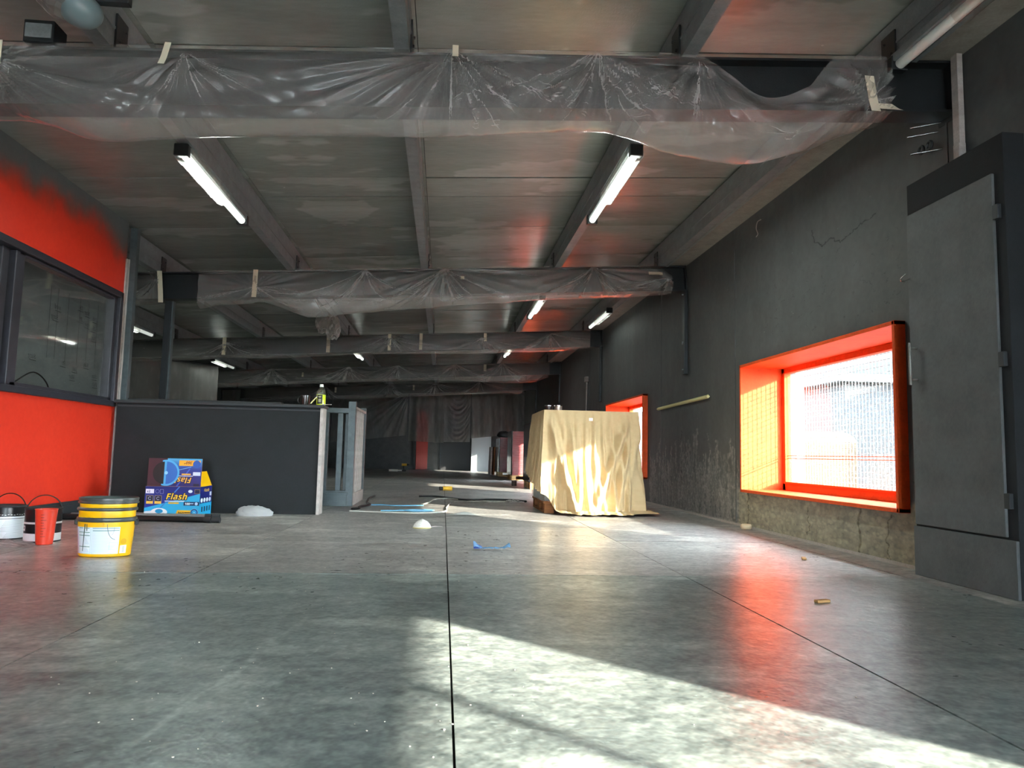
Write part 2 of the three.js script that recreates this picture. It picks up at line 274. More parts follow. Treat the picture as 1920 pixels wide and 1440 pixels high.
// ------------------------------------------------------------------ right wall with its windows
const WX = 2.68, WO = 3.2, WIN = [[-7.0, -0.1], [4.03, 6.3], [9.5, 11.75], [15, 17.2], [20.4, 22.6]], WYK = k => [0.31, k ? 1.43 : 1.355];
{
  const wall = struct('wall_right', 'charcoal plastered wall with dusty unpainted patches low down', 'wall');
  const s = new THREE.Shape(); s.moveTo(-8, -0.1); s.lineTo(25.4, -0.1); s.lineTo(25.4, 3.2); s.lineTo(-8, 3.2); s.closePath();
  WIN.forEach(([a, b], k) => { const WY = WYK(k), h = new THREE.Path(); h.moveTo(a + 0.01, WY[0] + 0.01); h.lineTo(a + 0.01, WY[1] - 0.02); h.lineTo(b - 0.01, WY[1] - 0.02); h.lineTo(b - 0.01, WY[0] + 0.01); h.closePath(); s.holes.push(h); });
  const g = new THREE.ExtrudeGeometry(s, { depth: WO - WX, bevelEnabled: false });
  g.rotateY(Math.PI / 2); g.translate(WX, 0, 0); // shape x -> depth, extrusion -> +x
  const p = g.attributes.position, uv = g.attributes.uv; for (let i = 0; i < p.count; i++) uv.setXY(i, -p.getZ(i) / 12.8, p.getY(i) / 3.2);
  part('plaster', g, mat.wall, wall);
  for (const [d, w] of [[3.62, 0.004], [6.56, 0.004], [8.9, 0.003], [13.4, 0.004]]) part('cover_strip', bx(WX - w, WX + 0.01, 0.0, 2.75, d - 0.006, d + 0.006), mat.plainWall, wall);
  part('skirting_fillet', bx(WX - 0.012, WX + 0.01, 0, 0.018, 3.83, 25.2), mat.paleTrim, wall);
  const ev = struct('trim_1', 'pale grey soffit strip along the top of the right wall', 'trim');
  part('soffit', bx(2.46, 2.7, 2.762, 2.782, -7.9, 25.3), mat.soffit, ev); part('edge_rail', bx(2.435, 2.462, 2.735, 2.79, -7.9, 25.3), mat.purlin, ev); part('wall_plate', bx(2.43, 2.7, 2.79, 3.02, -7.9, 25.3), mat.slab, ev);
}
WIN.forEach(([a, b], k) => {
  const o = struct(`window_${k + 1}`, ['unglazed window beside the camera', 'large red framed window with frosted film and wire mesh', 'red framed window behind the draped pallet', 'red framed window far down the right wall', 'last red framed window by the back wall'][k], 'window');
  const t = 0.025, x0 = 2.61, x1 = 3.04, WY = WYK(k);
  part('jamb_board', bx(x0, x1, WY[0], WY[1], a, a + t, 0.003), mat.redGloss, o); part('jamb_board', bx(x0, x1, WY[0], WY[1], b - t, b, 0.003), mat.redGloss, o);
  part('head_board', bx(x0, x1, WY[1] - t, WY[1], a, b, 0.003), mat.redGloss, o); part('sill_board', bx(x0, x1, WY[0], WY[0] + t, a, b, 0.003), mat.redGloss, o);
  const f = 0.05, g0 = 2.99, g1 = 3.05, ya = WY[0] + t, yb = WY[1] - t, aa = a + t, bb = b - t;
  part('frame_rail', bx(g0, g1, ya, ya + 0.06, aa, bb, 0.004), mat.redGloss, o); part('frame_rail', bx(g0, g1, yb - 0.045, yb, aa, bb, 0.004), mat.redGloss, o);
  part('frame_stile', bx(g0, g1, ya, yb, aa, aa + f, 0.004), mat.redGloss, o); part('frame_stile', bx(g0, g1, ya, yb, bb - f, bb, 0.004), mat.redGloss, o);
  part('glazing_bead', bx(g0 - 0.012, g0 + 0.002, ya + 0.06, ya + 0.075, aa + f, bb - f), mat.redGloss, o);
  if (k === 0) for (const d of [-5.85, -4.72, -3.59, -2.46, -1.34]) part('mullion', bx(3.0, 3.03, ya, yb, d - 0.017, d + 0.017), mat.redGloss, o);
  part('pane', new THREE.PlaneGeometry(bb - aa - 0.06, yb - ya - 0.08).rotateY(-Math.PI / 2).translate(3.028, (ya + yb) / 2 + 0.01, -(aa + bb) / 2), k === 0 ? mat.glass : mat.frosted, o);
  if (k) {
    part('guide_wire', rod([3.015, 0.635, aa], [3.015, 0.635, bb], 0.003), mat.redGloss, o); part('guide_wire', rod([3.015, 0.612, aa], [3.015, 0.612, bb], 0.003), mat.redGloss, o);
    const wires = []; const st = k === 1 ? 0.045 : 0.09;
    for (let d = a; d < b; d += st) wires.push(new THREE.BoxGeometry(0.0032, 1.1, 0.0032).translate(3.13, 0.87, -d));
    for (let y = 0.34; y < 1.4; y += st) wires.push(new THREE.BoxGeometry(0.0032, 0.0032, b - a).translate(3.127, y, -(a + b) / 2));
    part('wire_mesh', merge(wires), M(0x7d8284, 0.5), o);
  }
});
single('window_latch', merge(bx(0, 0.012, 0, 0.075, 0, 0.05, 0.004), bx(-0.01, 0.004, 0.06, 0.078, 0.01, 0.03, 0.004)), mat.chrome, 'small metal latch on the red sill at its near end', 'latch', [2.66, 0.336, 4.07]);

// ------------------------------------------------------------------ other walls
{
  const red = struct('wall_left', 'bright red office partition with grey overspray along its top', 'wall');
  const s = new THREE.Shape(); s.moveTo(-7.9, 0.135); s.lineTo(7.1, 0.135); s.lineTo(7.1, 2.72); s.lineTo(-7.9, 2.72); s.closePath();
  const h = new THREE.Path(); h.moveTo(3.0, 0.96); h.lineTo(7.02, 0.96); h.lineTo(7.02, 2.0); h.lineTo(3.0, 2.0); h.closePath(); s.holes.push(h);
  const g = new THREE.ExtrudeGeometry(s, { depth: 0.1, bevelEnabled: false }); g.rotateY(Math.PI / 2); g.translate(-3.13, 0, 0);
  const p = g.attributes.position, uv = g.attributes.uv; for (let i = 0; i < p.count; i++) uv.setXY(i, -p.getZ(i) / 8, p.getY(i) / 2.8);
  part('board', g, mat.red, red);
  const base = struct('baseboard_left', 'black moulded skirting under the red partition', 'baseboard');
  part('moulding', merge(bx(-3.13, -3.015, 0, 0.10, -7.9, 7.0), bx(-3.13, -3.022, 0.1, 0.118, -7.9, 7.0), bx(-3.13, -3.03, 0.118, 0.136, -7.9, 7.0)), mat.dark, base);
  const end = struct('trim_2', 'bare plaster edge and grey post at the end of the red partition', 'trim');
  part('bare_edge', sheet(4, 60, (u, v) => [-3.028 + 0.03 * u * 1.0 - 0.005, 2.35 - 2.35 * v, 7.1 + 0.012 * (fbm(v * 30, u * 2, 3) - 0.5) + 0.012]), mat.paleTrim, end);
  part('edge_strip', bx(-3.06, -3.015, 0.02, 2.35, 7.08, 7.125, 0.004), mat.paleTrim, end);
  part('post', bx(-3.02, -2.955, 1.0, 2.66, 7.12, 7.185, 0.004), mat.rail, end);
  const W = (n, l, ...g) => part('board', merge(g), mat.plainWall, struct(n, l, 'wall'));
  W('wall_office_end', 'dark end wall of the office behind the red partition', bx(-6.3, -3.13, 0, 2.75, 7.02, 7.12));
  W('wall_left_far', 'dark outer wall on the far left', bx(-6.5, -6.3, -0.1, 3, -8, 25.4));
  W('wall_back', 'dark back wall below the hanging plastic', bx(-6.5, 3.2, -0.1, 3.2, 25.2, 25.4));
  W('wall_rear', 'wall behind the camera with a wide open doorway', bx(-6.5, -1.6, -0.1, 3.2, -8.1, -7.9), bx(1.6, 3.2, -0.1, 3.2, -8.1, -7.9), bx(-1.6, 1.6, 2.3, 3.2, -8.1, -7.9));
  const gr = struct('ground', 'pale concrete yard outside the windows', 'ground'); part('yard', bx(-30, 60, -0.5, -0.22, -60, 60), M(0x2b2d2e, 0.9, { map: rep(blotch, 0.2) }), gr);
  part('drive', bx(-8, 8, -0.24, -0.02, -18, -8.1), M(0xa8a49a, 0.9, { map: rep(blotch, 0.2) }), gr);
}
{
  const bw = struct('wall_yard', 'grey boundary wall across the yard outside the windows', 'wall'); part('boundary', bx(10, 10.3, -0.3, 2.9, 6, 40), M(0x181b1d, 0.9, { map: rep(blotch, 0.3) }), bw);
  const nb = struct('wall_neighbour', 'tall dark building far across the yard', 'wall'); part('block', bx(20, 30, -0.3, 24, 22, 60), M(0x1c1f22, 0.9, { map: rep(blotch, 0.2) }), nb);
  const wg = struct('wall_wing', 'outer wing wall beside the open doorway behind the camera', 'wall'); part('wing', bx(3.2, 3.5, -0.3, 5.5, -20, -8.1), M(0xb5b2aa, 0.9, { map: rep(blotch, 0.3) }), wg);
}
// ------------------------------------------------------------------ office window in the red wall
{
  const o = struct('window_6', 'dark framed sliding office window with marker notes on the glass', 'window');
  const X = -3.03, F = (a, b, y0, y1, x0 = -0.1, x1 = 0.03) => bx(X + x0, X + x1, y0, y1, a, b, 0.006);
  part('frame_rail', F(3.0, 7.03, 1.955, 2.01), mat.frame, o); part('frame_rail', F(3.0, 7.03, 0.95, 1.0), mat.frame, o); part('frame_stile', F(6.975, 7.03, 0.96, 2.0), mat.frame, o); part('frame_stile', F(3.0, 3.05, 0.96, 2.0), mat.frame, o);
  part('sash', F(5.36, 5.47, 1.0, 1.955, -0.07, 0.0), mat.frame, o); part('sash', F(5.25, 5.33, 1.0, 1.955, -0.1, -0.03), mat.frame, o);
  part('sash_rail', F(5.4, 6.98, 1.93, 1.955, -0.07, 0.0), mat.frame, o); part('sash_rail', F(5.4, 6.98, 1.0, 1.03, -0.07, 0.0), mat.frame, o); part('sash_stile', F(6.92, 6.975, 1.0, 1.955, -0.07, 0.0), mat.frame, o);
  const ink = canvasTex(1024, 640, (g, w, h) => {
    g.clearRect(0, 0, w, h); g.save(); g.translate(w, 0); g.scale(-1, 1); g.strokeStyle = '#101214'; g.fillStyle = '#101214'; g.lineWidth = 3; // written from inside, so it reads backwards from here
    for (const x of [150, 270, 380, 520, 640, 720]) { g.beginPath(); g.moveTo(x, 70); g.lineTo(x - 6, 480); g.stroke(); }
    g.font = 'italic 34px serif'; const wds = ['Surg', 'Pt', 'Jan', 'Sun', 'Feb', 'Mar', '18', '26', 'tue', 'wed']; let k = 0;
    for (const [x, y] of [[820, 500], [500, 500], [360, 520], [220, 480], [150, 180], [250, 160], [340, 140], [160, 240], [250, 230], [600, 190], [620, 250], [340, 210], [150, 300], [100, 540], [90, 590], [380, 570]]) { g.fillText(wds[k++ % wds.length], x, y); g.beginPath(); g.moveTo(x - 4, y + 12); g.lineTo(x + 62, y + 10); g.stroke(); }
    g.restore();
  });
  part('pane', bx(X - 0.045, X - 0.039, 1.02, 1.94, 5.46, 6.94), mat.glass, o); part('pane', bx(X - 0.075, X - 0.069, 1.02, 1.94, 3.04, 5.3), mat.glass, o);
  const pg = new THREE.PlaneGeometry(1.4, 0.88); pg.rotateY(Math.PI / 2); pg.translate(X - 0.0375, 1.48, -6.2); part('marker_writing', pg, M(0xffffff, 0.8, { map: ink, transparent: true, alphaTest: 0.4 }), o);
  const om = M(0x6f7876, 0.7, { map: rep(blotch, 0.7) });
  const iw = struct('wall_office_inner', 'grey inner wall of the office seen through the glass', 'wall'); part('board', bx(-5.5, -5.45, 0, 2.6, 1.5, 7.02), om, iw);
  const wt = thing('office_worktop', 'dark worktop inside the office just below the window', 'worktop', [-3.5, 0.86, 5.5]); part('top', bx(-0.45, 0.33, 0, 0.04, -2.5, 1.45, 0.004), mat.dark, wt); for (const d of [-2.3, 1.3]) part('leg', bx(-0.4, 0.28, -0.86, 0, d - 0.02, d + 0.02), mat.dark, wt);
  const pr = thing('desktop_machine', 'black machine with rounded lid and jars behind the office glass', 'machine', [-3.4, 0.9, 6.0]);
  part('body', bx(-0.16, 0.16, 0, 0.1, -0.35, 0.1, 0.02), mat.black, pr); const lid = new THREE.SphereGeometry(0.17, 24, 12, 0, 6.3, 0, 1.5); lid.scale(0.9, 0.9, 1.1); lid.translate(0, 0.1, 0.2); part('lid', lid, mat.blackGloss, pr);
  for (let k = 0; k < 3; k++) { const j = part('jar', cyl(0.1, 0, 0.18 + k * 0.12, 0.045, 0.045, 0.11, 18), mat.dark, pr); part('cap', cyl(0.1, 0.11, 0.18 + k * 0.12, 0.04, 0.04, 0.02, 18), mat.black, j); }
  part('cable', tube([[0.12, 0.16, -0.1], [0.15, 0.26, 0.1], [0.15, 0.2, 0.3], [0.13, 0.1, 0.42]], 0.006), mat.black, pr);
  single('folded_card', bx(-0.003, 0.003, 0, 0.27, -0.045, 0.045), mat.white, 'white folded card standing against the office glass', 'card', [-3.14, 0.9, 5.55]).rotation.z = -0.12;
}

// ------------------------------------------------------------------ plastic sheets slung round the beams
// low(x): how far the film hangs below the beam; gap(x): how far its front edge has slipped below the beam's top
function drape(k, label, x0, x1, low, gap, anchors, tapes, nu = 300, ph = 0) {
  const o = thing('plastic_sheet', label, 'plastic sheet', [(x0 + x1) / 2, 0, BD[k] - 0.1], 0, 'clear plastic sheets slung round the roof beams');
  const ox = -(x0 + x1) / 2, od = -(BD[k] - 0.1), H = 0.285;
  const folds = (x, y) => { // pleats fanning out from where the film is taped up
    let s = 0;
    for (const [ax, ay, amp, n] of anchors) { const dx = x - ax, dy = y - (top(ax) + ay), r = Math.hypot(dx, dy * 1.5); s += amp * Math.min(1, r / 0.12) * Math.exp(-r / 0.75) * (Math.sin(n * Math.atan2(dy, dx) + ax * 9) * 0.6 + Math.sin(n * 2.3 * Math.atan2(dy, dx) + ax * 5) * 0.4); }
    return s + 0.016 * (fbm(x * 1.4 + ph, y * 11 + x * 1.2 + k, 3) - 0.5) + 0.004 * (fbm(x * 12 + ph, y * 22 + k * 3, 2) - 0.5);
  };
  const g = sheet(nu, 52, (u, v) => {
    const x = lerp(x0, x1, u), yt = top(x), gp = gap(x), lo = Math.max(0.012, low(x)), fr = BD[k] - 0.082, bk = BD[k] + 0.082;
    let y, d;
    if (v < 0.56) { const t = v / 0.56; y = lerp(yt + 0.006 - gp, yt - H - lo * 0.72, t); d = fr - 0.02 * Math.sin(Math.PI * t) - 0.16 * lo * Math.max(0, t - 0.35); d -= (0.03 + folds(x, y)) * Math.min(1, 0.2 + t * 2.5); }
    else if (v < 0.74) { const t = (v - 0.56) / 0.18, a = Math.PI * t; y = yt - H - lo * 0.72 - lo * 0.28 * Math.sin(a) - 0.02 * (fbm(x * 5, t * 3 + ph, 3) - 0.5) * Math.sin(a); d = lerp(fr - 0.104 * lo - 0.03 - folds(x, yt - H - lo * 0.72), bk + 0.05 * lo, t); }
    else { const t = (v - 0.74) / 0.26; y = lerp(yt - H - lo * 0.72, yt - 0.02, t); d = bk + 0.05 * lo * (1 - t) + 0.02 * (fbm(x * 5, y * 9 + 40, 3)); }
    return [x + ox, y, d + od];
  });
  // polythene whitens and doubles up along its creases: the map holds how clear each spot of the film is
  const TW = k ? 1024 : 2048, TH = k ? 192 : 320, cr = layer(TW, TH), px = TW / (x1 - x0);
  const bend = (ax, av, bx_, bv, cx, cv, r, w) => { let lx = ax, lv = av; for (let q = 1; q <= 14; q++) { const t = q / 14, x = (1 - t) ** 2 * ax + 2 * t * (1 - t) * cx + t * t * bx_, v = (1 - t) ** 2 * av + 2 * t * (1 - t) * cv + t * t * bv; cr.line((lx - x0) * px, (1 - lv) * TH, (x - x0) * px, (1 - v) * TH, r, w * (1 - 0.6 * t), 0.8); lx = x; lv = v; } };
  for (const [ax, ay, amp] of anchors) for (let q = 0; q < 12 + amp * 420; q++) { const dx = (rnd() + rnd() - 1) * 1.15, av = clamp(-ay / H * 0.5, 0.01, 0.45), bv = rnd(0.32, 0.68), x = ax + dx; bend(ax + dx * 0.03, av, x, bv, ax + dx * rnd(0.25, 0.5), lerp(av, bv, 0.75), rnd(0.5, 1.7), rnd(0.15, 0.75)); }
  for (let q = 0; q < (x1 - x0) * 9; q++) { const a = rnd(x0, x1), l = rnd(0.15, 0.7), v = rnd(0.05, 0.7), sag = rnd(0.02, 0.09); bend(a, v, a + l, v + rnd(-0.05, 0.05), a + l / 2, v + sag, rnd(0.5, 1.3), rnd(0.1, 0.45)); }
  for (let q = 0; q < (x1 - x0) * 14; q++) { const a = rnd(x0, x1), l = rnd(0.03, 0.1), v = rnd(0.5, 0.72); bend(a, v, a + l, v + rnd(-0.02, 0.02), a + l / 2, v + 0.02, rnd(0.5, 1.2), rnd(0.1, 0.5)); }
  const broad = (x, v) => { const y = top(x) - (H + Math.max(0.012, low(x)) * 0.72) * Math.min(1, v / 0.56); let c = 0; for (const [ax, ay, amp, n] of anchors) { const dx = x - ax, dy = y - top(ax) - ay, r = Math.hypot(dx, dy); c += amp * 5 * Math.exp(-r / 0.9) * (noise(Math.atan2(dy, dx) * n * 0.5 + ax * 11 + 70, r * 0.6 + 2) - 0.4); } return c; };
  const clear = dataTex(TW, TH, (i, j) => 255 * clamp((k ? 0.885 : 0.922) - Math.max(-0.05, 0.7 * broad(lerp(x0, x1, i / TW), 1 - j / TH)) - 0.05 * fbm(i / TW * (x1 - x0) * 2, j / TH * 7 + ph, 3) ** 1.5 - (k ? 0.26 : 0.24) * Math.min(1, cr.a[j * TW + i])), false); clear.wrapS = clear.wrapT = THREE.ClampToEdgeWrapping;
  part('film', g, Ph(0xf0eeea, 0.24, { transmission: 1, transmissionMap: clear, thickness: 0, ior: 1.42, side: THREE.DoubleSide }), o);
  for (const [x, a, b, w, lean] of tapes) part('masking_tape', sheet(2, 8, (u, v) => { const y = lerp(top(x) - a, top(x) - b, v); return [x + ox + (u - 0.5) * w + lean * v, y, BD[k] - 0.125 - 0.012 * v + od - 0.03 * Math.max(0, v - 0.7)]; }), mat.tape, o);
  return o;
}
const Z0 = () => 0;
drape(0, 'clear plastic sheet round the nearest beam, bellying low at its right end', -2.75, 2.28,
  curve([[-2.75, 0.03], [-2.2, 0.03], [-2.05, 0.04], [-1.7, 0.15], [-1.3, 0.13], [-0.55, 0.12], [0, 0.115], [0.4, 0.09], [0.72, 0.08], [0.85, 0.1], [1.15, 0.21], [1.5, 0.27], [1.85, 0.2], [2.15, 0.08], [2.28, 0.04]]),
  curve([[-2.75, 0], [1.1, 0], [1.28, 0.02], [1.4, 0.1], [1.62, 0.23], [1.85, 0.17], [1.97, 0.03], [2.05, 0], [2.28, 0]]),
  [[-2.16, -0.12, 0.05, 17], [-0.02, -0.02, 0.055, 23], [0.72, -0.02, 0.05, 19], [2.17, -0.25, 0.05, 15], [1.25, -0.03, 0.035, 13], [-1.3, -0.05, 0.02, 15]],
  [[-2.15, 0.0, 0.33, 0.07, 0.0], [-1.37, 0.0, 0.12, 0.03, -0.02], [0.0, -0.01, 0.06, 0.03, 0.0], [2.16, 0.12, 0.32, 0.05, 0.02], [2.22, 0.27, 0.31, 0.12, 0.05]], 420, 1);
drape(1, 'clear plastic sheet round the second beam with one deep pointed sag', -2.62, 2.5,
  curve([[-2.62, 0.1], [-2.45, 0.07], [-2.1, 0.05], [-2.02, 0.03], [-1.8, 0.1], [-1.55, 0.2], [-1.42, 0.22], [-1.2, 0.2], [-0.6, 0.16], [0, 0.12], [0.6, 0.09], [1.3, 0.06], [2, 0.05], [2.5, 0.02]]), curve([[-2.62, 0], [2.2, 0], [2.4, 0.05], [2.5, 0.12]]),
  [[-0.05, -0.02, 0.06, 21], [-2.04, -0.2, 0.04, 13], [1.6, -0.02, 0.045, 15], [2.45, -0.12, 0.04, 13], [-0.9, -0.02, 0.02, 13]], [[-2.04, 0, 0.3, 0.05, 0], [2.3, 0.08, 0.12, 0.16, 0.0], [0.15, 0.1, 0.14, 0.04, 0]], 340, 4);
drape(1, 'short plastic wrap round the left end of the second beam', -3.28, -3.02, curve([[-3.3, 0.06], [-3.02, 0.03]]), Z0, [[-3.05, -0.1, 0.05, 9]], [[-3.02, 0.0, 0.34, 0.05, 0.04]], 60, 6);
drape(2, 'plastic sheet round the third beam held by four pale tape strips', -5.6, 2.45, curve([[-5.6, 0.06], [-4, 0.06], [-3.55, 0.03], [-3, 0.07], [-1.9, 0.04], [-1, 0.03], [-0.3, 0.05], [1, 0.06], [2, 0.05], [2.45, 0.02]]), curve([[-5.6, 0], [1.1, 0], [1.35, 0.06], [1.6, 0.1], [1.85, 0.02], [2.45, 0]]),
  [[-3.6, -0.1, 0.04, 11], [-0.95, -0.02, 0.03, 13], [1.75, -0.02, 0.05, 13], [0.6, -0.1, 0.03, 11], [-0.9, -0.1, 0.02, 9]], [[-3.62, 0, 0.29, 0.06, 0], [-1.95, 0, 0.29, 0.06, 0], [-0.95, 0, 0.28, 0.05, 0], [-0.43, 0, 0.28, 0.05, 0], [0.65, 0.02, 0.16, 0.05, 0]], 300, 9);
drape(3, 'dark looking plastic sheet round the fourth beam, pinkish at its right end', -5.4, 2.4, curve([[-5.4, 0.1], [-4, 0.08], [-3, 0.06], [-1, 0.06], [0.4, 0.08], [1.4, 0.17], [2.1, 0.16], [2.4, 0.06]]), Z0,
  [[-3.9, 0, 0.06, 15], [-2.2, 0, 0.06, 15], [-1.1, 0, 0.06, 15], [0.2, 0, 0.05, 15], [1.3, 0, 0.04, 13]], [[-3.2, 0.1, 0.2, 0.04, 0], [0.9, 0.02, 0.18, 0.06, 0]], 240, 12);
drape(4, 'plastic sheet round the farthest beam with a knotted right end', -5.6, 2.25, curve([[-5.6, 0.12], [-3, 0.12], [-1.6, 0.1], [0, 0.07], [1.9, 0.06], [2.15, 0.11], [2.25, 0.05]]), Z0, [[-3.4, 0, 0.06, 13], [-1.6, 0, 0.06, 13], [-0.3, 0, 0.06, 13], [1, 0, 0.05, 13]], [[-3.1, 0.05, 0.2, 0.05, 0], [-0.9, 0.05, 0.2, 0.05, 0]], 220, 15);

// ------------------------------------------------------------------ tube lights under the purlins
function tubeLight(x, d0, d1, label, glow, power = 1, low = 0) {
  const y = top(x) - 0.012 - low, o = thing('tube_light', label, 'light', [x, y, (d0 + d1) / 2], 0, 'tube lights under the purlins'), L = (d1 - d0) / 2;
  part('housing', bx(-0.04, 0.04, -0.03, 0.012, -L, L, 0.006), mat.purlin, o);
  part('end_cap', bx(-0.045, 0.045, -0.075, 0.005, -L - 0.03, -L + 0.02, 0.008), mat.steel, o); part('end_cap', bx(-0.045, 0.045, -0.075, 0.005, L - 0.02, L + 0.03, 0.008), mat.steel, o);
  const c = new THREE.CylinderGeometry(0.027, 0.027, 2 * L - 0.04, 20); c.rotateX(Math.PI / 2); c.translate(0, -0.042, 0);
  part('diffuser', c, M(0xeef2ec, 0.35, glow ? { emissive: new THREE.Color(0.86, 0.95, 0.88), emissiveIntensity: glow * 0.16 } : {}), o);
  part('plastic_wrap', sheet(60, 10, (u, v) => { const a = -2.6 + 5.2 * v, r = 0.052 + 0.016 * fbm(u * 22, v * 6 + x, 3); return [r * Math.sin(a), -0.04 - r * Math.cos(a), lerp(-L, L * 0.2, u)]; }), mat.film, o);
  if (glow) { const l = new THREE.RectAreaLight(new THREE.Color(0.88, 1, 0.92), glow * 14 * power, 0.06, 2 * L - 0.06); l.position.set(0, -0.085, 0); l.rotation.x = -Math.PI / 2; o.add(l); }
}
tubeLight(-1.7, 4.66, 6.06, 'bright tube light under the purlin left of centre, between first and second beams', 1.2);
tubeLight(1.22, 4.64, 6.1, 'bright tube light under the purlin right of centre, between first and second beams', 1.6);
tubeLight(1.22, 9.3, 10.7, 'tube light right of centre just beyond the second beam', 1.6, 0.25);
tubeLight(2.33, 10.3, 11.7, 'tube light beside the right wall beyond the second beam', 1.0, 0.15);
tubeLight(-4.5, 10.2, 11.6, 'tube light far left beyond the end of the red wall', 0.5);
tubeLight(-1.7, 13.7, 15.1, 'small distant tube light left of centre beyond the third beam', 1.4, 0.3);
tubeLight(1.22, 13.8, 15.2, 'small distant tube light right of centre beyond the third beam', 1.4, 0.3);
tubeLight(-4.5, 14.6, 16, 'faint tube light at far left beyond the third beam', 0.4);
tubeLight(-4.47, 4.4, 5.8, 'tube light inside the office behind the red wall', 1.4, 1.6);
tubeLight(2.33, 2.3, 3.5, 'unlit pale tube at the top right corner beside the wall', 0);

// ------------------------------------------------------------------ cupboard on the right wall
{
  const o = thing('wall_cupboard', 'tall shallow charcoal cupboard beside the red framed window', 'cupboard', [2.56, 0, 3.46]);
  part('carcass', bx(0.012, 0.13, 0, 2.16, -0.36, 0.36, 0.004), mat.counter, o);
  part('door', bx(-0.004, 0.012, 0.27, 1.98, -0.3, 0.345, 0.004), mat.plainWall, o); part('kick_panel', bx(-0.004, 0.012, 0.0, 0.26, -0.36, 0.36, 0.003), mat.plainWall, o);
  part('handle', merge(rod([-0.045, 1.02, 0.29], [-0.045, 1.25, 0.29], 0.008), rod([-0.045, 1.05, 0.29], [0, 1.05, 0.29], 0.006), rod([-0.045, 1.22, 0.29], [0, 1.22, 0.29], 0.006)), M(0x77756f, 0.5, { metalness: 0.6 }), o).userData.label = 'steel bar handle';
  for (const y of [0.4, 1.05, 1.75]) part('hinge', bx(-0.008, 0.016, y, y + 0.07, -0.335, -0.3, 0.003), mat.dark, o);
  part('hook', tube([[0.0, 1.62, 0.33], [-0.05, 1.6, 0.33], [-0.07, 1.61, 0.31], [-0.06, 1.63, 0.28]], 0.003), mat.chrome, o);
}
{ // the bare board and studs where the first beam meets the wall
  const o = thing('beam_packer', 'pale upright board beside the end of the nearest beam', 'board', [2.66, 2.2, 3.5]); part('board', bx(-0.02, 0.012, 0.06, 0.62, -0.03, 0.02, 0.003), mat.paleTrim, o); part('offcut', bx(-0.03, 0.01, -0.08, 0.07, -0.035, 0.01, 0.003), mat.paleTrim, o);
  const b = thing('threaded_stud', 'threaded bolts under the right end of the nearest beam', 'bolts', [2.66, 2.38, 3.66]);
  for (const [y, d] of [[0.09, 0], [0.05, 0.03], [-0.06, 0.0]]) part('stud', rod([0.02, y, d], [-0.13, y - 0.02, d + 0.05], 0.006), mat.chrome, b); for (const [y, d] of [[0.0, 0.12], [0.0, 0.05]]) { const t = new THREE.TorusGeometry(0.022, 0.008, 8, 16); t.rotateY(Math.PI / 2); t.translate(-0.02, y - 0.02, -d); part('washer', t, mat.steel, b); }
}
{ const o = thing('strut_channel', 'dark slotted metal strip hanging down the wall under the second beam', 'strut', [2.665, 1.52, 7.92]); part('channel', bx(-0.03, 0.012, 0, 0.95, -0.04, 0.04, 0.004), mat.steel, o); for (const y of [0.05, 0.34, 0.36, 0.9]) part('bolt', cyl(-0.034, y, 0, 0.012, 0.012, 0.012, 6), mat.purlin, o); }
BD.slice(2).forEach((d, k) => single('wall_strut', bx(-0.03, 0.012, 0, 0.95, -0.04, 0.04, 0.004), mat.steel, ['dark metal strip on the wall under the third beam', 'dark metal strip on the wall under the fourth beam', 'dark metal strip on the wall under the farthest beam'][k], 'strut', [2.665, 1.52, d]));
{ const o = single('timber_batten', rod([0, 1.195, 8.95], [0, 1.222, 7.2], 0.02, 4), M(0xe6dca0, 0.7), 'pale timber batten fixed slanting on the dark wall left of the window', 'batten', [2.655, 0, 0]); }
{ const o = thing('socket_conduit', 'pale conduit and switch box on the wall above the draped pallet', 'conduit', [2.66, 0, 13.6]); part('pipe', rod([0, 1.0, 0.1], [0, 2.0, 0], 0.014), mat.paleTrim, o); part('box', bx(-0.04, 0.02, 1.98, 2.08, -0.06, 0.06, 0.01), mat.paleTrim, o); }
single('wall_hook', tube([[0, 0, 0], [-0.03, -0.02, 0], [-0.04, -0.08, 0.01], [-0.03, -0.13, 0.0], [-0.05, -0.16, -0.01]], 0.004), mat.paleTrim, 'thin bent wire hanging from the top of the right wall', 'wire', [2.67, 2.66, 5.95]);
{ const r = new THREE.TorusGeometry(0.034, 0.014, 12, 28); r.scale(1, 1, 1.6); r.rotateX(Math.PI / 2); single('tape_roll', r, M(0xcdb897, 0.6), 'beige roll of tape lying at the foot of the right wall', 'tape roll', [2.6, 0.024, 6.15]); }

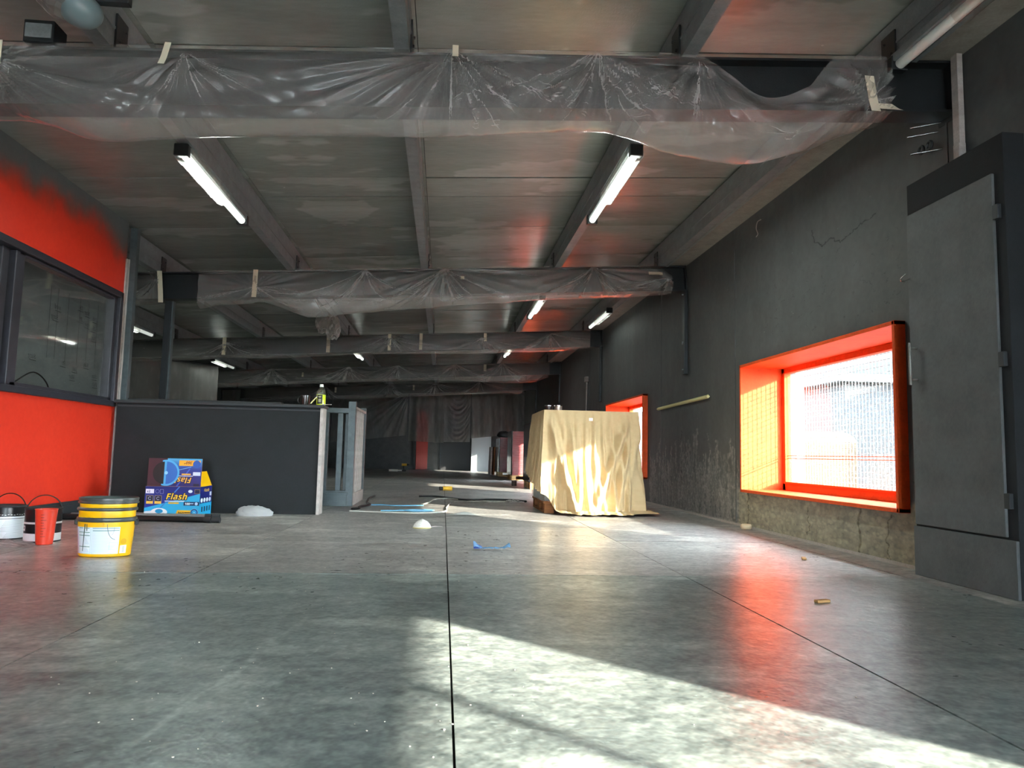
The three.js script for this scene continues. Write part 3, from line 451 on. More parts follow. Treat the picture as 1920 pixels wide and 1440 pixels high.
// ------------------------------------------------------------------ counter and stair rail
{
  const o = thing('half_wall', 'charcoal half wall with a dark cap beside the red partition', 'half wall', [-2.05, 0, 7.0]);
  part('panel', bx(-0.93, 0.9, 0, 0.985, 0, 0.16, 0.003), mat.counter, o); part('cap', bx(-0.95, 0.93, 0.985, 1.015, -0.025, 0.24, 0.006), mat.dark, o); part('back_ledge', bx(-0.93, 0.5, 1.015, 1.04, 0.16, 0.24, 0.004), mat.black, o);
  part('end_board', bx(0.895, 0.925, 0, 0.985, -0.012, 0.17, 0.003), mat.railPale, o).userData.label = 'pale bare end board';
  part('bead', bx(-0.93, 0.9, 0.955, 0.968, -0.008, 0.002), mat.dark, o);
}
{
  const o = thing('stair_balustrade', 'grey balustrade with square balusters behind the end of the half wall', 'balustrade', [-1.13, 0, 8.1]);
  part('newel_post', bx(0.09, 0.17, 0, 1.13, 0, 0.08, 0.005), mat.rail, o);
  for (const x of [-0.17, -0.02]) part('baluster', bx(x, x + 0.055, 0.16, 1.0, 0.02, 0.06, 0.003), mat.rail, o);
  part('baluster', bx(0.05, 0.09, 0.16, 1.02, 0.1, 0.14, 0.003), mat.rail, o);
  part('bottom_rail', merge(bx(-0.22, 0.12, 0.12, 0.145, -0.02, 0.1, 0.003), bx(-0.22, 0.1, 0.145, 0.165, 0.0, 0.08, 0.003)), mat.rail, o);
  part('base_board', bx(-0.22, 0.11, 0, 0.12, -0.01, 0.08, 0.003), mat.rail, o); part('top_rail', bx(-0.22, 0.1, 1.0, 1.055, 0, 0.09, 0.006), mat.rail, o);
  part('return_rail', bx(0.1, 0.165, 1.05, 1.08, 0.08, 1.12, 0.004), mat.railPale, o); part('return_base', bx(0.1, 0.165, 0, 0.13, 0.08, 1.12, 0.003), mat.railPale, o);
  for (let k = 0; k < 6; k++) part('return_baluster', bx(0.115, 0.155, 0.13, 1.05, 0.2 + k * 0.15, 0.235 + k * 0.15, 0.003), mat.railPale, o);
  part('end_post', bx(0.1, 0.165, 0, 1.12, 1.1, 1.16, 0.004), mat.rail, o);
}
{ const o = thing('steel_post', 'dark square steel post rising from the half wall to the second beam', 'post', [-2.94, 0, 7.99]); part('shaft', bx(-0.035, 0.035, 0.012, 2.13, -0.04, 0.04, 0.004), mat.steel, o); part('edge_angle', bx(0.035, 0.05, 0.012, 2.13, -0.03, 0.03, 0.002), mat.rail, o); part('foot_plate', bx(-0.08, 0.08, 0, 0.012, -0.08, 0.08), mat.steel, o); }

// ------------------------------------------------------------------ draped pallet load
{
  const pal = thing('timber_pallet', 'timber pallet under the sunlit dust sheet', 'pallet', [1.52, 0, 7.55]);
  for (const d of [0.0, 0.4, 0.82]) for (const x of [-0.47, -0.06, 0.35]) part('block', bx(x, x + 0.1, 0.02, 0.1, d, d + 0.13, 0.003), mat.woodDark, pal);
  for (const x of [-0.47, -0.06, 0.35]) part('bottom_board', bx(x, x + 0.1, 0, 0.02, 0, 0.95), mat.woodDark, pal);
  for (let k = 0; k < 6; k++) part('deck_board', bx(-0.48, 0.47, 0.1, 0.122, k * 0.166, k * 0.166 + 0.12), mat.woodDark, pal);
  const load = thing('wrapped_load', 'film wrapped stack of grey cartons showing under the dust sheet', 'stack', [1.52, 0.122, 7.57]);
  for (let r = 0; r < 6; r++) for (let c = 0; c < 3; c++) part('carton', bx(-0.47, 0.45, r * 0.15 + 0.002, r * 0.15 + 0.148, c * 0.31 + 0.002, c * 0.31 + 0.306, 0.006), r % 2 ? M(0x8f928c, 0.6) : M(0x7d817d, 0.6), load);
  part('stretch_film', sheet(80, 24, (u, v) => { const s = u * 2.86, w = 0.012 + 0.012 * fbm(u * 60, v * 20, 3); return s < 0.95 ? [-0.47 - w, 0.9 * v, 0.93 - s] : s < 1.89 ? [-0.47 + s - 0.95, 0.9 * v, -0.012 - w] : [0.45 + w, 0.9 * v, s - 1.9]; }), mat.film, load);
  // cloth: one skirt that runs from the back left corner round the front to the back right corner, and its top
  const X0 = 1.03, X1 = 2.0, DF = 7.5, DB = 8.5, TY = 1.06, SIDE = DB - DF, FR = X1 - X0, LEN = SIDE * 2 + FR;
  const ridges = [[0.03, 0.02, 0.30, 0.97, 0.05, 0.028], [0.09, 0.02, 0.32, 0.97, 0.045, 0.022], [0.30, 0.15, 0.325, 0.97, 0.04, 0.024], [0.38, 0.1, 0.345, 0.97, 0.035, 0.02], [0.93, 0.03, 0.5, 0.93, 0.085, 0.045], [0.985, 0.02, 0.72, 0.98, 0.06, 0.04], [0.99, 0.1, 0.86, 0.98, 0.05, 0.03], [0.62, 0.3, 0.42, 0.97, 0.03, 0.05], [0.17, 0.5, 0.3, 0.97, 0.03, 0.02]];
  const hem = s => { const t = s / SIDE; if (t < 1) return lerp(0.62, 0.8, t); return lerp(0.8, 1, smooth(0, 0.16, (s - SIDE) / FR)); };
  const skirt = sheet(330, 110, (u, v) => {
    const s = u * LEN, h = hem(s), vv = v * h; let out = 0.012 + 0.05 * vv * vv + 0.17 * vv ** 1.15 * smooth(0.02, 0.4, (s - SIDE) / FR) * (0.2 + 0.8 * smooth(1.02, 0.78, (s - SIDE) / FR)), x, d, nx = 0, nd = 0; const c = 0.02;
    const f = (s - SIDE) / FR;
    out += (0.013 * Math.sin(s * 74 + 5 * fbm(s * 5, vv * 2, 2)) + 0.007 * Math.sin(s * 140 + 7 * fbm(s * 7, vv * 3 + 4, 2)) * (0.35 + 0.65 * vv) + 0.03 * (fbm(s * 6, vv * 1.2 + 5, 3) - 0.5)) * Math.min(1, vv * 5) + 0.012 * (fbm(s * 24, vv * 7, 3) - 0.5) * Math.min(1, vv * 8);
    if (f > -0.1 && f < 1.1) for (const [a0, b0, a1, b1, w, wd] of ridges) { const t = clamp((vv - b0) / (b1 - b0)), q = (f - lerp(a0, a1, t)) / wd; out += w * Math.exp(-q * q) * smooth(b0, b0 + 0.25, vv) - w * 0.35 * Math.exp(-((q - 2) ** 2)) * smooth(b0, b0 + 0.3, vv); }
    if (s < SIDE) { x = X0; d = DB - s; nx = -1; const k = smooth(SIDE - 0.08, SIDE, s); nd = -k; nx = -1 + 0.3 * k; out += 0.06 * vv * (1 - k) * (1 - s / SIDE); } else if (s < SIDE + FR) { x = X0 + s - SIDE; d = DF; nd = -1; nx = -smooth(0.06, 0, s - SIDE) + smooth(FR - 0.06, FR, s - SIDE); } else { x = X1; d = DF + s - SIDE - FR; nx = 1; nd = -smooth(0.08, 0, s - SIDE - FR); }
    out = Math.max(0.006, out);
    let y = TY * (1 - vv); const floorHit = vv - 0.955;
    if (floorHit > 0) { out += floorHit * 2.3 + 0.02 * fbm(s * 14, vv * 30, 2); y = 0.035 * (1 - floorHit / 0.05) + 0.012 + 0.02 * fbm(s * 18, vv * 40, 3); y = Math.max(0.008, y); }
    return [x + nx * out - 1.515, y, d + nd * out - 7.5];
  }, LEN, TY);
  const topg = sheet(60, 60, (u, v) => [lerp(X0 - 0.012, X1 + 0.012, u) - 1.515, TY + 0.006 * (fbm(u * 6, v * 6, 3) - 0.5), lerp(DB, DF - 0.012, v) - 7.5], 1, 1);
  const cl = thing('dust_sheet', 'cream cotton dust sheet draped over the pallet load in the sun', 'dust sheet', [1.515, 0, 7.5]); part('skirt', skirt, mat.cloth, cl); part('top', topg, mat.cloth, cl);
  part('care_tag', bx(-0.03, 0.01, 0.955, 0.985, -0.045, -0.043), mat.white, cl).userData.label = 'small white tag';
  const tin = (x, d, label, m) => { const t = thing('tin', label, 'tin', [x, 1.066, d], 0, 'tins on the draped pallet'); part('body', cyl(0, 0, 0, 0.045, 0.045, 0.08, 24), m, t); part('rim', cyl(0, 0.078, 0, 0.047, 0.047, 0.008, 24), mat.chrome, t); };
  tin(1.17, 8.2, 'dark tin standing on the draped pallet', M(0x3c2622, 0.4)); tin(1.27, 8.15, 'pale metal tin beside the dark tin on the draped pallet', M(0xa8988c, 0.3, { metalness: 0.5 }));
}

// ------------------------------------------------------------------ mop carton, buckets, cans by the red wall
{
  const o = thing('mop_carton', 'open blue and yellow mop carton with its lid standing upright', 'carton', [-2.275, 0, 6.69]);
  const panel = (g, w, h, flip) => { // one printed panel, w x h pixels
    const grd = g.createLinearGradient(0, 0, 0, h); grd.addColorStop(0, '#0f1a66'); grd.addColorStop(0.5, '#1a2a8c'); grd.addColorStop(1, '#1a2f8f'); g.fillStyle = grd; g.fillRect(0, 0, w, h);
    g.fillStyle = '#2aa7d8'; g.beginPath(); g.moveTo(0, h * 0.7); g.quadraticCurveTo(w * 0.45, h * 0.5, w, h * 0.22); g.lineTo(w, h); g.lineTo(0, h); g.fill();
    g.fillStyle = '#dfeaf2'; g.beginPath(); g.moveTo(0, h * 0.82); g.quadraticCurveTo(w * 0.3, h * 0.72, w * 0.5, h * 0.95); g.lineTo(w * 0.5, h); g.lineTo(0, h); g.fill();
    g.strokeStyle = '#3a78c8'; g.lineWidth = w * 0.02; g.beginPath(); g.moveTo(w * 0.28, h * 0.72); g.lineTo(w * 0.62, 0); g.stroke();
    g.fillStyle = '#e9e9ea'; g.beginPath(); g.ellipse(w * 0.27, h * 0.83, w * 0.15, h * 0.13, 0, 0, 7); g.fill(); g.fillStyle = '#1e90c4'; g.beginPath(); g.ellipse(w * 0.27, h * 0.8, w * 0.07, h * 0.07, 0, 0, 7); g.fill();
    g.font = `italic bold ${h * 0.27}px sans-serif`; g.lineJoin = 'round'; g.strokeStyle = '#0b1244'; g.lineWidth = h * 0.05; g.strokeText('Flash', w * 0.37, h * 0.42); g.fillStyle = '#f7c62a'; g.fillText('Flash', w * 0.37, h * 0.42);
    g.fillStyle = '#cfd8ea'; g.fillRect(w * 0.36, h * 0.46, w * 0.36, h * 0.025); g.fillStyle = '#f0b429'; g.fillRect(w * 0.43, h * 0.51, w * 0.19, h * 0.05);
    g.fillStyle = '#e6e2ee'; g.fillRect(w * 0.01, h * 0.09, w * 0.15, h * 0.14); g.fillStyle = '#3a2f6a'; g.font = `bold ${h * 0.1}px sans-serif`; g.fillText('x2', w * 0.03, h * 0.2); g.strokeStyle = '#d8def2'; g.lineWidth = 2; g.strokeRect(w * 0.27, h * 0.1, w * 0.06, h * 0.13); g.beginPath(); g.arc(w * 0.22, h * 0.16, h * 0.06, 0, 7); g.stroke();
    for (const x of [0.03, 0.18]) { g.fillStyle = '#0c1238'; g.strokeStyle = '#e8c04a'; g.lineWidth = 3; g.beginPath(); g.rect(w * x, h * 0.3, w * 0.12, h * 0.26); g.fill(); g.stroke(); g.fillStyle = '#e8b84a'; g.fillRect(w * x, h * 0.48, w * 0.12, h * 0.08); g.strokeStyle = '#fff'; g.beginPath(); g.arc(w * (x + 0.06), h * 0.39, h * 0.045, 0.6, 5.6); g.stroke(); }
    g.fillStyle = '#0c1238'; g.fillRect(w * 0.9, h * 0.09, w * 0.09, h * 0.13); g.strokeStyle = '#cda94a'; g.strokeRect(w * 0.9, h * 0.09, w * 0.09, h * 0.13); g.fillStyle = '#dfe3ee'; g.beginPath(); g.ellipse(w * 0.82, h * 0.15, w * 0.04, h * 0.05, 0, 0, 7); g.fill();
    g.fillStyle = '#0e1a4c'; g.fillRect(w * 0.71, h * 0.49, w * 0.28, h * 0.12); g.fillStyle = '#fff'; g.font = `bold ${h * 0.1}px sans-serif`; g.fillText('100', w * 0.73, h * 0.59); g.fillStyle = '#b9c6e0'; g.fillRect(w * 0.82, h * 0.53, w * 0.07, h * 0.03); g.beginPath(); g.arc(w * 0.94, h * 0.55, h * 0.05, 0, 7); g.fill();
    g.fillStyle = '#f4b81e'; g.beginPath(); g.moveTo(w * 0.56, h * 0.95); g.lineTo(w * 0.6, h * 0.76); g.lineTo(w * 0.9, h * 0.76); g.lineTo(w * 0.9, h * 0.95); g.fill(); g.fillStyle = '#2a1c08'; g.font = `italic bold ${h * 0.12}px sans-serif`; g.fillText('360°', w * 0.6, h * 0.9); g.fillRect(w * 0.74, h * 0.82, w * 0.1, h * 0.025); g.fillRect(w * 0.74, h * 0.87, w * 0.1, h * 0.025);
    g.fillStyle = '#123f86'; g.beginPath(); g.arc(w * 0.91, h * 0.83, h * 0.12, 0, 7); g.fill(); g.strokeStyle = '#9fd4ee'; g.lineWidth = 3; g.stroke(); g.fillStyle = '#2f9fd6'; g.beginPath(); g.arc(w * 0.91, h * 0.83, h * 0.08, 0, 7); g.fill(); g.fillStyle = '#fff'; g.beginPath(); g.arc(w * 0.91, h * 0.83, h * 0.015, 0, 7); g.fill();
  };
  const front = canvasTex(768, 440, (g, w, h) => panel(g, w, h));
  const lid = canvasTex(768, 400, (g, w, h) => {
    const grd = g.createLinearGradient(0, 0, 0, h); grd.addColorStop(0, '#4aa3cf'); grd.addColorStop(0.4, '#22307f'); grd.addColorStop(1, '#2a1d5e'); g.fillStyle = grd; g.fillRect(0, 0, w, h);
    g.strokeStyle = '#6aa6d8'; g.lineWidth = 8; g.beginPath(); g.moveTo(w * 0.55, h * 0.42); g.lineTo(w * 0.8, h * 0.3); g.stroke(); g.strokeStyle = '#3a58b8'; g.lineWidth = 18; g.beginPath(); g.moveTo(w * 0.55, h); g.lineTo(w * 0.78, h * 0.36); g.stroke();
    g.save(); g.translate(w * 0.83, h * 0.68); g.rotate(Math.PI); g.font = `italic bold ${h * 0.27}px sans-serif`; g.lineJoin = 'round'; g.strokeStyle = '#160f3c'; g.lineWidth = h * 0.05; g.strokeText('Flash', 0, 0); g.fillStyle = '#eaa83a'; g.fillText('Flash', 0, 0); g.fillStyle = '#c8c8de'; g.fillRect(-w * 0.01, h * 0.04, w * 0.3, h * 0.025); g.fillStyle = '#e8a83a'; g.fillRect(w * 0.03, h * 0.09, w * 0.17, h * 0.05); g.restore();
    g.fillStyle = '#f0a022'; g.fillRect(w * 0.57, h * 0.06, w * 0.4, h * 0.2); g.save(); g.translate(w * 0.82, h * 0.1); g.rotate(Math.PI); g.fillStyle = '#3a1c08'; g.font = `italic bold ${h * 0.14}px sans-serif`; g.fillText('360°', 0, 0); g.restore(); g.fillStyle = '#1c4fa0'; g.beginPath(); g.arc(w * 0.9, h * 0.2, h * 0.14, 0, 7); g.fill(); g.fillStyle = '#c9d0e4'; g.fillRect(w * 0.84, h * 0.48, w * 0.14, h * 0.13); g.fillStyle = '#1a1030'; g.fillRect(w * 0.86, h * 0.9, w * 0.11, h * 0.1);
    g.fillStyle = '#3a1420'; g.fillRect(0, 0, w * 0.35, h); g.fillStyle = '#4a9fd0'; g.beginPath(); g.arc(w * 0.34, h * 0.52, h * 0.47, -1.9, 1.9); g.fill(); g.fillStyle = '#2a5fae'; g.beginPath(); g.arc(w * 0.34, h * 0.52, h * 0.4, -1.57, 1.57); g.fill();
    g.strokeStyle = '#3f78c4'; g.lineWidth = 2; for (let r = 0.08; r < 0.4; r += 0.04) { g.beginPath(); g.arc(w * 0.34, h * 0.52, h * r, -1.57, 1.57); g.stroke(); } g.fillStyle = '#8cc8ea'; g.beginPath(); g.arc(w * 0.34, h * 0.52, h * 0.06, 0, 7); g.fill();
    g.fillStyle = '#0b0708'; g.beginPath(); g.arc(w * 0.3, h * 0.52, h * 0.4, 1.57, 4.71); g.fill();
  });
  const side = canvasTex(256, 300, (g, w, h) => { g.fillStyle = '#16206e'; g.fillRect(0, 0, w, h); g.fillStyle = '#27a8d8'; g.fillRect(0, h * 0.55, w, h); g.fillStyle = '#f7c62a'; g.font = `italic bold 44px sans-serif`; g.fillText('Flash', w * 0.3, h * 0.18); g.fillStyle = '#e8edf4'; for (let k = 0; k < 4; k++) { g.beginPath(); g.arc(40 + k * 58, h * 0.45, 22, 0, 7); g.fill(); } g.fillRect(w * 0.8, h * 0.2, 40, 40); g.fillStyle = '#10204a'; for (let k = 0; k < 4; k++) g.fillRect(40 + k * 54, h * 0.66, 28, 50); });
  const card = M(0xb79268, 0.85), pr = t => M(0xffffff, 0.45, { map: t });
  const face = (w, h, t, f) => { const g = new THREE.PlaneGeometry(w, h); f(g); return g; };
  part('wall_panel', merge(bx(-0.225, 0.225, 0, 0.26, -0.16, -0.157), bx(-0.225, 0.225, 0, 0.26, 0.157, 0.16), bx(-0.225, -0.222, 0, 0.26, -0.16, 0.16), bx(0.222, 0.225, 0, 0.26, -0.16, 0.16), bx(-0.225, 0.225, 0, 0.003, -0.16, 0.16)), card, o);
  part('front_print', face(0.45, 0.26, 0, g => g.translate(0, 0.13, 0.1605)), pr(front), o); part('side_print', face(0.32, 0.26, 0, g => { g.rotateY(Math.PI / 2); g.translate(0.2255, 0.13, 0); }), pr(side), o);
  const L = new THREE.Group(); const lg = bx(-0.215, 0.225, 0, 0.235, -0.0015, 0.0015); const lidMesh = part('lid_flap', lg, card, o); lidMesh.position.set(0, 0.262, 0.158); lidMesh.rotation.x = -0.03; part('lid_print', face(0.44, 0.235, 0, g => g.translate(0.005, 0.1175, 0.002)), pr(lid), lidMesh);
  const s = new THREE.Shape(); s.moveTo(-0.15, 0); s.lineTo(0.15, 0); s.lineTo(0.05, 0.13); s.lineTo(-0.14, 0.13); s.closePath(); const fg = new THREE.ExtrudeGeometry(s, { depth: 0.003, bevelEnabled: false }); fg.rotateY(-Math.PI / 2); fg.rotateY(Math.PI); const fm = part('side_flap', fg, mat.yellow, o); fm.position.set(0.222, 0.26, 0); fm.rotation.z = 0.16; fm.userData.label = 'yellow side flap';
}
// oval buckets, nested: only the rims of the upper two show
const ovalLathe = (pts, seg = 48) => { const g = new THREE.LatheGeometry(pts.map(p => new THREE.Vector2(p[0], p[1])), seg); g.scale(1, 1, 0.74); return g; };
{
  const label = canvasTex(1024, 512, (g, w, h) => {
    g.fillStyle = '#f1b60a'; g.fillRect(0, 0, w, h); g.fillStyle = '#dfe8ea'; g.fillRect(20, 50, w * 0.73, h - 80); g.fillStyle = '#d5d2e6'; g.fillRect(20, 50, 130, h - 80);
    for (let y = 70; y < h - 60; y += 13) { g.fillStyle = '#b9c4d6'; g.fillRect(175, y, 210 * (0.6 + 0.4 * ((y * 7) % 10) / 10), 4); g.fillRect(420, y, 320 * (0.6 + 0.4 * ((y * 3) % 10) / 10), 4); g.fillRect(35, y, 90 * (0.5 + 0.5 * ((y * 5) % 10) / 10), 4); }
    g.fillStyle = '#2f6f5f'; for (const [x, y, ww] of [[170, 62, 100], [285, 62, 90], [420, 62, 340], [170, 130, 210], [420, 100, 340], [170, 180, 210], [170, 360, 210]]) g.fillRect(x, y, ww, 9);
    g.strokeStyle = '#8fb8c8'; g.lineWidth = 3; g.strokeRect(165, 55, 225, h - 95); g.strokeRect(410, 55, 350, h - 95); g.strokeRect(640, 300, 110, 110);
    g.fillStyle = '#3a4a48'; g.beginPath(); g.moveTo(292, 0); g.lineTo(312, 0); g.lineTo(262, 440); g.lineTo(248, 440); g.fill(); g.fillRect(325, 0, 14, 110); g.strokeStyle = '#4a5a5a'; g.lineWidth = 7; g.beginPath(); g.moveTo(600, 0); g.quadraticCurveTo(610, 230, 710, 250); g.stroke(); g.lineWidth = 3; g.beginPath(); g.moveTo(690, 50); g.quadraticCurveTo(690, 150, 660, 180); g.stroke();
    g.fillStyle = '#d2a00c'; g.beginPath(); g.arc(840, 290, 50, 0, 7); g.fill(); g.fillStyle = '#f5efe0'; g.fillRect(790, 350, 110, 130); g.fillStyle = '#777'; for (let y = 365; y < 465; y += 6) g.fillRect(825, y, 40, 3);
  });
  const at = [-1.825, 0, 4.27], grp = 'nested yellow paint buckets';
  const a = thing('paint_bucket', 'lowest of the nested oval buckets, yellow with a white printed label', 'bucket', at, 0.1, grp);
  part('body', ovalLathe([[0, 0], [0.138, 0], [0.143, 0.006], [0.158, 0.185], [0.156, 0.185], [0.14, 0.01], [0, 0.01]]), mat.yellow, a);
  const lg = new THREE.CylinderGeometry(0.1575, 0.1445, 0.168, 48, 1, true, -1.45, 2.9); lg.scale(1, 1, 0.74); lg.translate(0, 0.092, 0); lg.scale(1.005, 1, 1.005); part('label', lg, M(0xffffff, 0.4, { map: label }), a);
  part('rim', ovalLathe([[0.156, 0.185], [0.166, 0.187], [0.168, 0.2], [0.164, 0.21], [0.156, 0.21], [0.154, 0.19]]), mat.bucketRim, a);
  for (const s of [-1, 1]) part('handle_lug', new RoundedBoxGeometry(0.02, 0.03, 0.03, 2, 0.005).translate(0.168 * s, 0.18, 0), mat.black, a);
  const b = thing('paint_bucket', 'middle of the nested oval buckets, yellow band under a dark rim', 'bucket', [at[0], 0.21, at[2]], 0.06, grp);
  part('body', ovalLathe([[0.153, 0], [0.157, 0], [0.159, 0.034], [0.157, 0.034], [0.152, 0.004]]), mat.yellow, b); part('rim', ovalLathe([[0.157, 0.034], [0.168, 0.036], [0.169, 0.046], [0.163, 0.052], [0.157, 0.052]]), mat.bucketRim, b);
  const c = thing('paint_bucket', 'topmost of the nested oval buckets, paint caked dark lid ring', 'bucket', [at[0] + 0.004, 0.262, at[2]], 0.14, grp);
  part('body', ovalLathe([[0.152, 0], [0.156, 0], [0.157, 0.02], [0.155, 0.02], [0.151, 0.004]]), mat.yellow, c); part('rim', ovalLathe([[0.156, 0.02], [0.167, 0.021], [0.168, 0.03], [0.161, 0.034], [0.165, 0.038], [0.166, 0.05], [0.16, 0.053], [0.155, 0.03]]), mat.bucketRim, c);
  for (const q of [a, b, c]) q.scale.set(0.9, 1, 0.9);
  part('inside', ovalLathe([[0.155, 0.045], [0.14, 0.012], [0, 0.008]]), M(0x4a5a55, 0.5), c);
}
function paintCan(label, x, d, turn, tex, lidm) {
  const o = thing('paint_can', label, 'can', [x, 0, d], turn, 'metal paint cans by the red wall'), r = 0.1, h = 0.205;
  part('body', new THREE.CylinderGeometry(r, r, h - 0.01, 40, 1, true).translate(0, h / 2, 0), M(0xffffff, 0.3, { map: tex }), o);
  part('rim', new THREE.LatheGeometry([[r - 0.012, h - 0.004], [r - 0.004, h + 0.004], [r + 0.003, h], [r + 0.002, h - 0.008], [r - 0.002, h - 0.01]].map(p => new THREE.Vector2(...p)), 40), lidm, o); part('lid', cyl(0, h - 0.012, 0, r - 0.01, r - 0.01, 0.006, 36), lidm, o);
  part('base_rim', new THREE.LatheGeometry([[0, 0.003], [r - 0.01, 0.003], [r, 0], [r + 0.002, 0.004], [r, 0.008]].map(p => new THREE.Vector2(...p)), 40), lidm, o);
  const pts = []; for (let k = 0; k <= 12; k++) { const a = Math.PI * k / 12; pts.push([Math.cos(a) * 0.1, h - 0.03 + Math.sin(a) * 0.105, 0.01]); } part('handle', tube(pts, 0.0035, 40, 6), mat.black, o);
  for (const s of [-1, 1]) part('handle_ear', new THREE.SphereGeometry(0.011, 10, 8).scale(0.5, 1, 1).translate(0.1 * s, h - 0.03, 0), mat.dark, o);
}
paintCan('white labelled paint can with a black top at the left edge', -2.73, 4.98, 0, canvasTex(512, 256, (g, w, h) => { g.fillStyle = '#111214'; g.fillRect(0, 0, w, h); g.fillStyle = '#e2e6e8'; g.fillRect(0, h * 0.3, w, h); g.fillStyle = '#111'; g.fillRect(0, h * 0.36, w, 4); for (let y = 110; y < h; y += 12) { g.fillStyle = '#aab2b6'; g.fillRect((y * 13) % 40, y, w, 3); } g.fillStyle = '#e0e0e0'; for (let k = 0; k < 40; k++) g.fillRect(k * 13, 58 + (k % 3) * 2, 8, 5); }), mat.dark);
paintCan('black and white paint can with an arched handle beside the red cup', -2.455, 4.86, 0.2, canvasTex(512, 256, (g, w, h) => { g.fillStyle = '#121315'; g.fillRect(0, 0, w, h); g.fillStyle = '#d9d4d2'; g.fillRect(0, h * 0.4, w, h * 0.06); g.fillStyle = '#dcdadb'; g.fillRect(0, h * 0.75, w, h); for (let x = 30; x < w; x += 128) { g.fillStyle = '#e8e6e2'; g.fillRect(x, h * 0.52, 26, 40); g.fillStyle = '#222'; g.fillRect(x + 6, h * 0.55, 14, 18); } }), mat.dark);
{
  const o = thing('mixing_cup', 'tapered red paint splashed mixing cup in front of the black can', 'cup', [-2.36, 0, 4.7]);
  const g = new THREE.LatheGeometry([[0, 0], [0.043, 0], [0.045, 0.004], [0.059, 0.205], [0.062, 0.207], [0.06, 0.21], [0.056, 0.205], [0.043, 0.008], [0, 0.008]].map(p => new THREE.Vector2(...p)), 40); part('body', g, mat.redPlastic, o);
  const marks = []; for (let k = 0; k < 9; k++) { const y = 0.05 + k * 0.016, r = 0.0465 + 0.0685 * y; marks.push(new THREE.CylinderGeometry(r + 0.0012, r + 0.0009, 0.0022, 20, 1, true, 0.0, k % 3 ? 0.3 : 0.5).translate(0, y, 0)); } part('scale_mark', merge(marks), M(0x5a1410, 0.5, { side: THREE.DoubleSide }), o);
  part('smear', new THREE.CylinderGeometry(0.0535, 0.0475, 0.09, 20, 1, true, -1.5, 0.5).translate(0, 0.075, 0), M(0xe6dcd8, 0.5, { side: THREE.DoubleSide }), o);
}
single('crumpled_film', sheet(50, 30, (u, v) => [lerp(-0.3, 0.28, u) + 0.02 * fbm(u * 5, v * 9, 2), 0.003 + 0.045 * fbm(u * 9, v * 7, 4) * Math.sin(Math.PI * u) ** 0.5, lerp(-0.14, 0.13, v) + 0.05 * (fbm(u * 4, 3, 2) - 0.5)]), mat.filmThick, 'crumpled plastic film on the floor in front of the cans', 'plastic film', [-2.7, 0, 4.56], 0.15);
{ const o = thing('roller_sleeve', 'dark paint roller sleeve end at the left edge of the floor', 'roller', [-2.58, 0.035, 4.33], 0.4); const g = new THREE.CylinderGeometry(0.033, 0.033, 0.24, 28); g.rotateZ(Math.PI / 2); g.translate(-0.12, 0, 0); part('sleeve', g, mat.dark, o); const c = new THREE.CylinderGeometry(0.024, 0.024, 0.245, 24); c.rotateZ(Math.PI / 2); c.translate(-0.12, 0, 0); part('core', c, mat.black, o); }
for (const [a, b, l, m] of [[[-3.0, 0.024, 6.36], [-1.84, 0.024, 6.4], 'grey extension pole lying in front of the mop carton, the farther of two', mat.purlin], [[-3.0, 0.024, 6.24], [-1.75, 0.024, 6.1], 'black extension pole lying in front of the mop carton, the nearer of two', mat.black]]) {
  const o = thing('extension_pole', l, 'pole', [a[0], 0, a[2]], 0, 'poles in front of the mop carton'), e = [b[0] - a[0], b[1], b[2] - a[2]], at = t => [e[0] * t, 0.024, e[2] * t];
  part('tube', rod(at(0), at(0.93), 0.022, 18), m, o); part('collar', rod(at(0.9), at(0.945), 0.0235, 18), mat.dark, o); part('tip', rod(at(0.95), at(1), 0.0225, 18), mat.dark, o);
}
{
  const g = new THREE.SphereGeometry(1, 48, 24, 0, 6.2832, 0, Math.PI / 2), p = g.attributes.position; for (let i = 0; i < p.count; i++) { const x = p.getX(i), y = p.getY(i), z = p.getZ(i), n = 0.75 + 0.4 * fbm(x * 3 + 7, z * 3 + y * 4, 4) + 0.12 * fbm(x * 14, z * 14 + y * 9, 3); p.setXYZ(i, x * 0.16 * n, y * 0.085 * n, z * 0.11 * n); } g.computeVertexNormals();
  single('crumpled_bag', g, M(0xd9dadb, 0.6, { bumpMap: rep(fineBump, 3), bumpScale: 0.01 }), 'small crumpled white bag at the foot of the charcoal half wall', 'bag', [-1.67, 0, 6.84]);
}
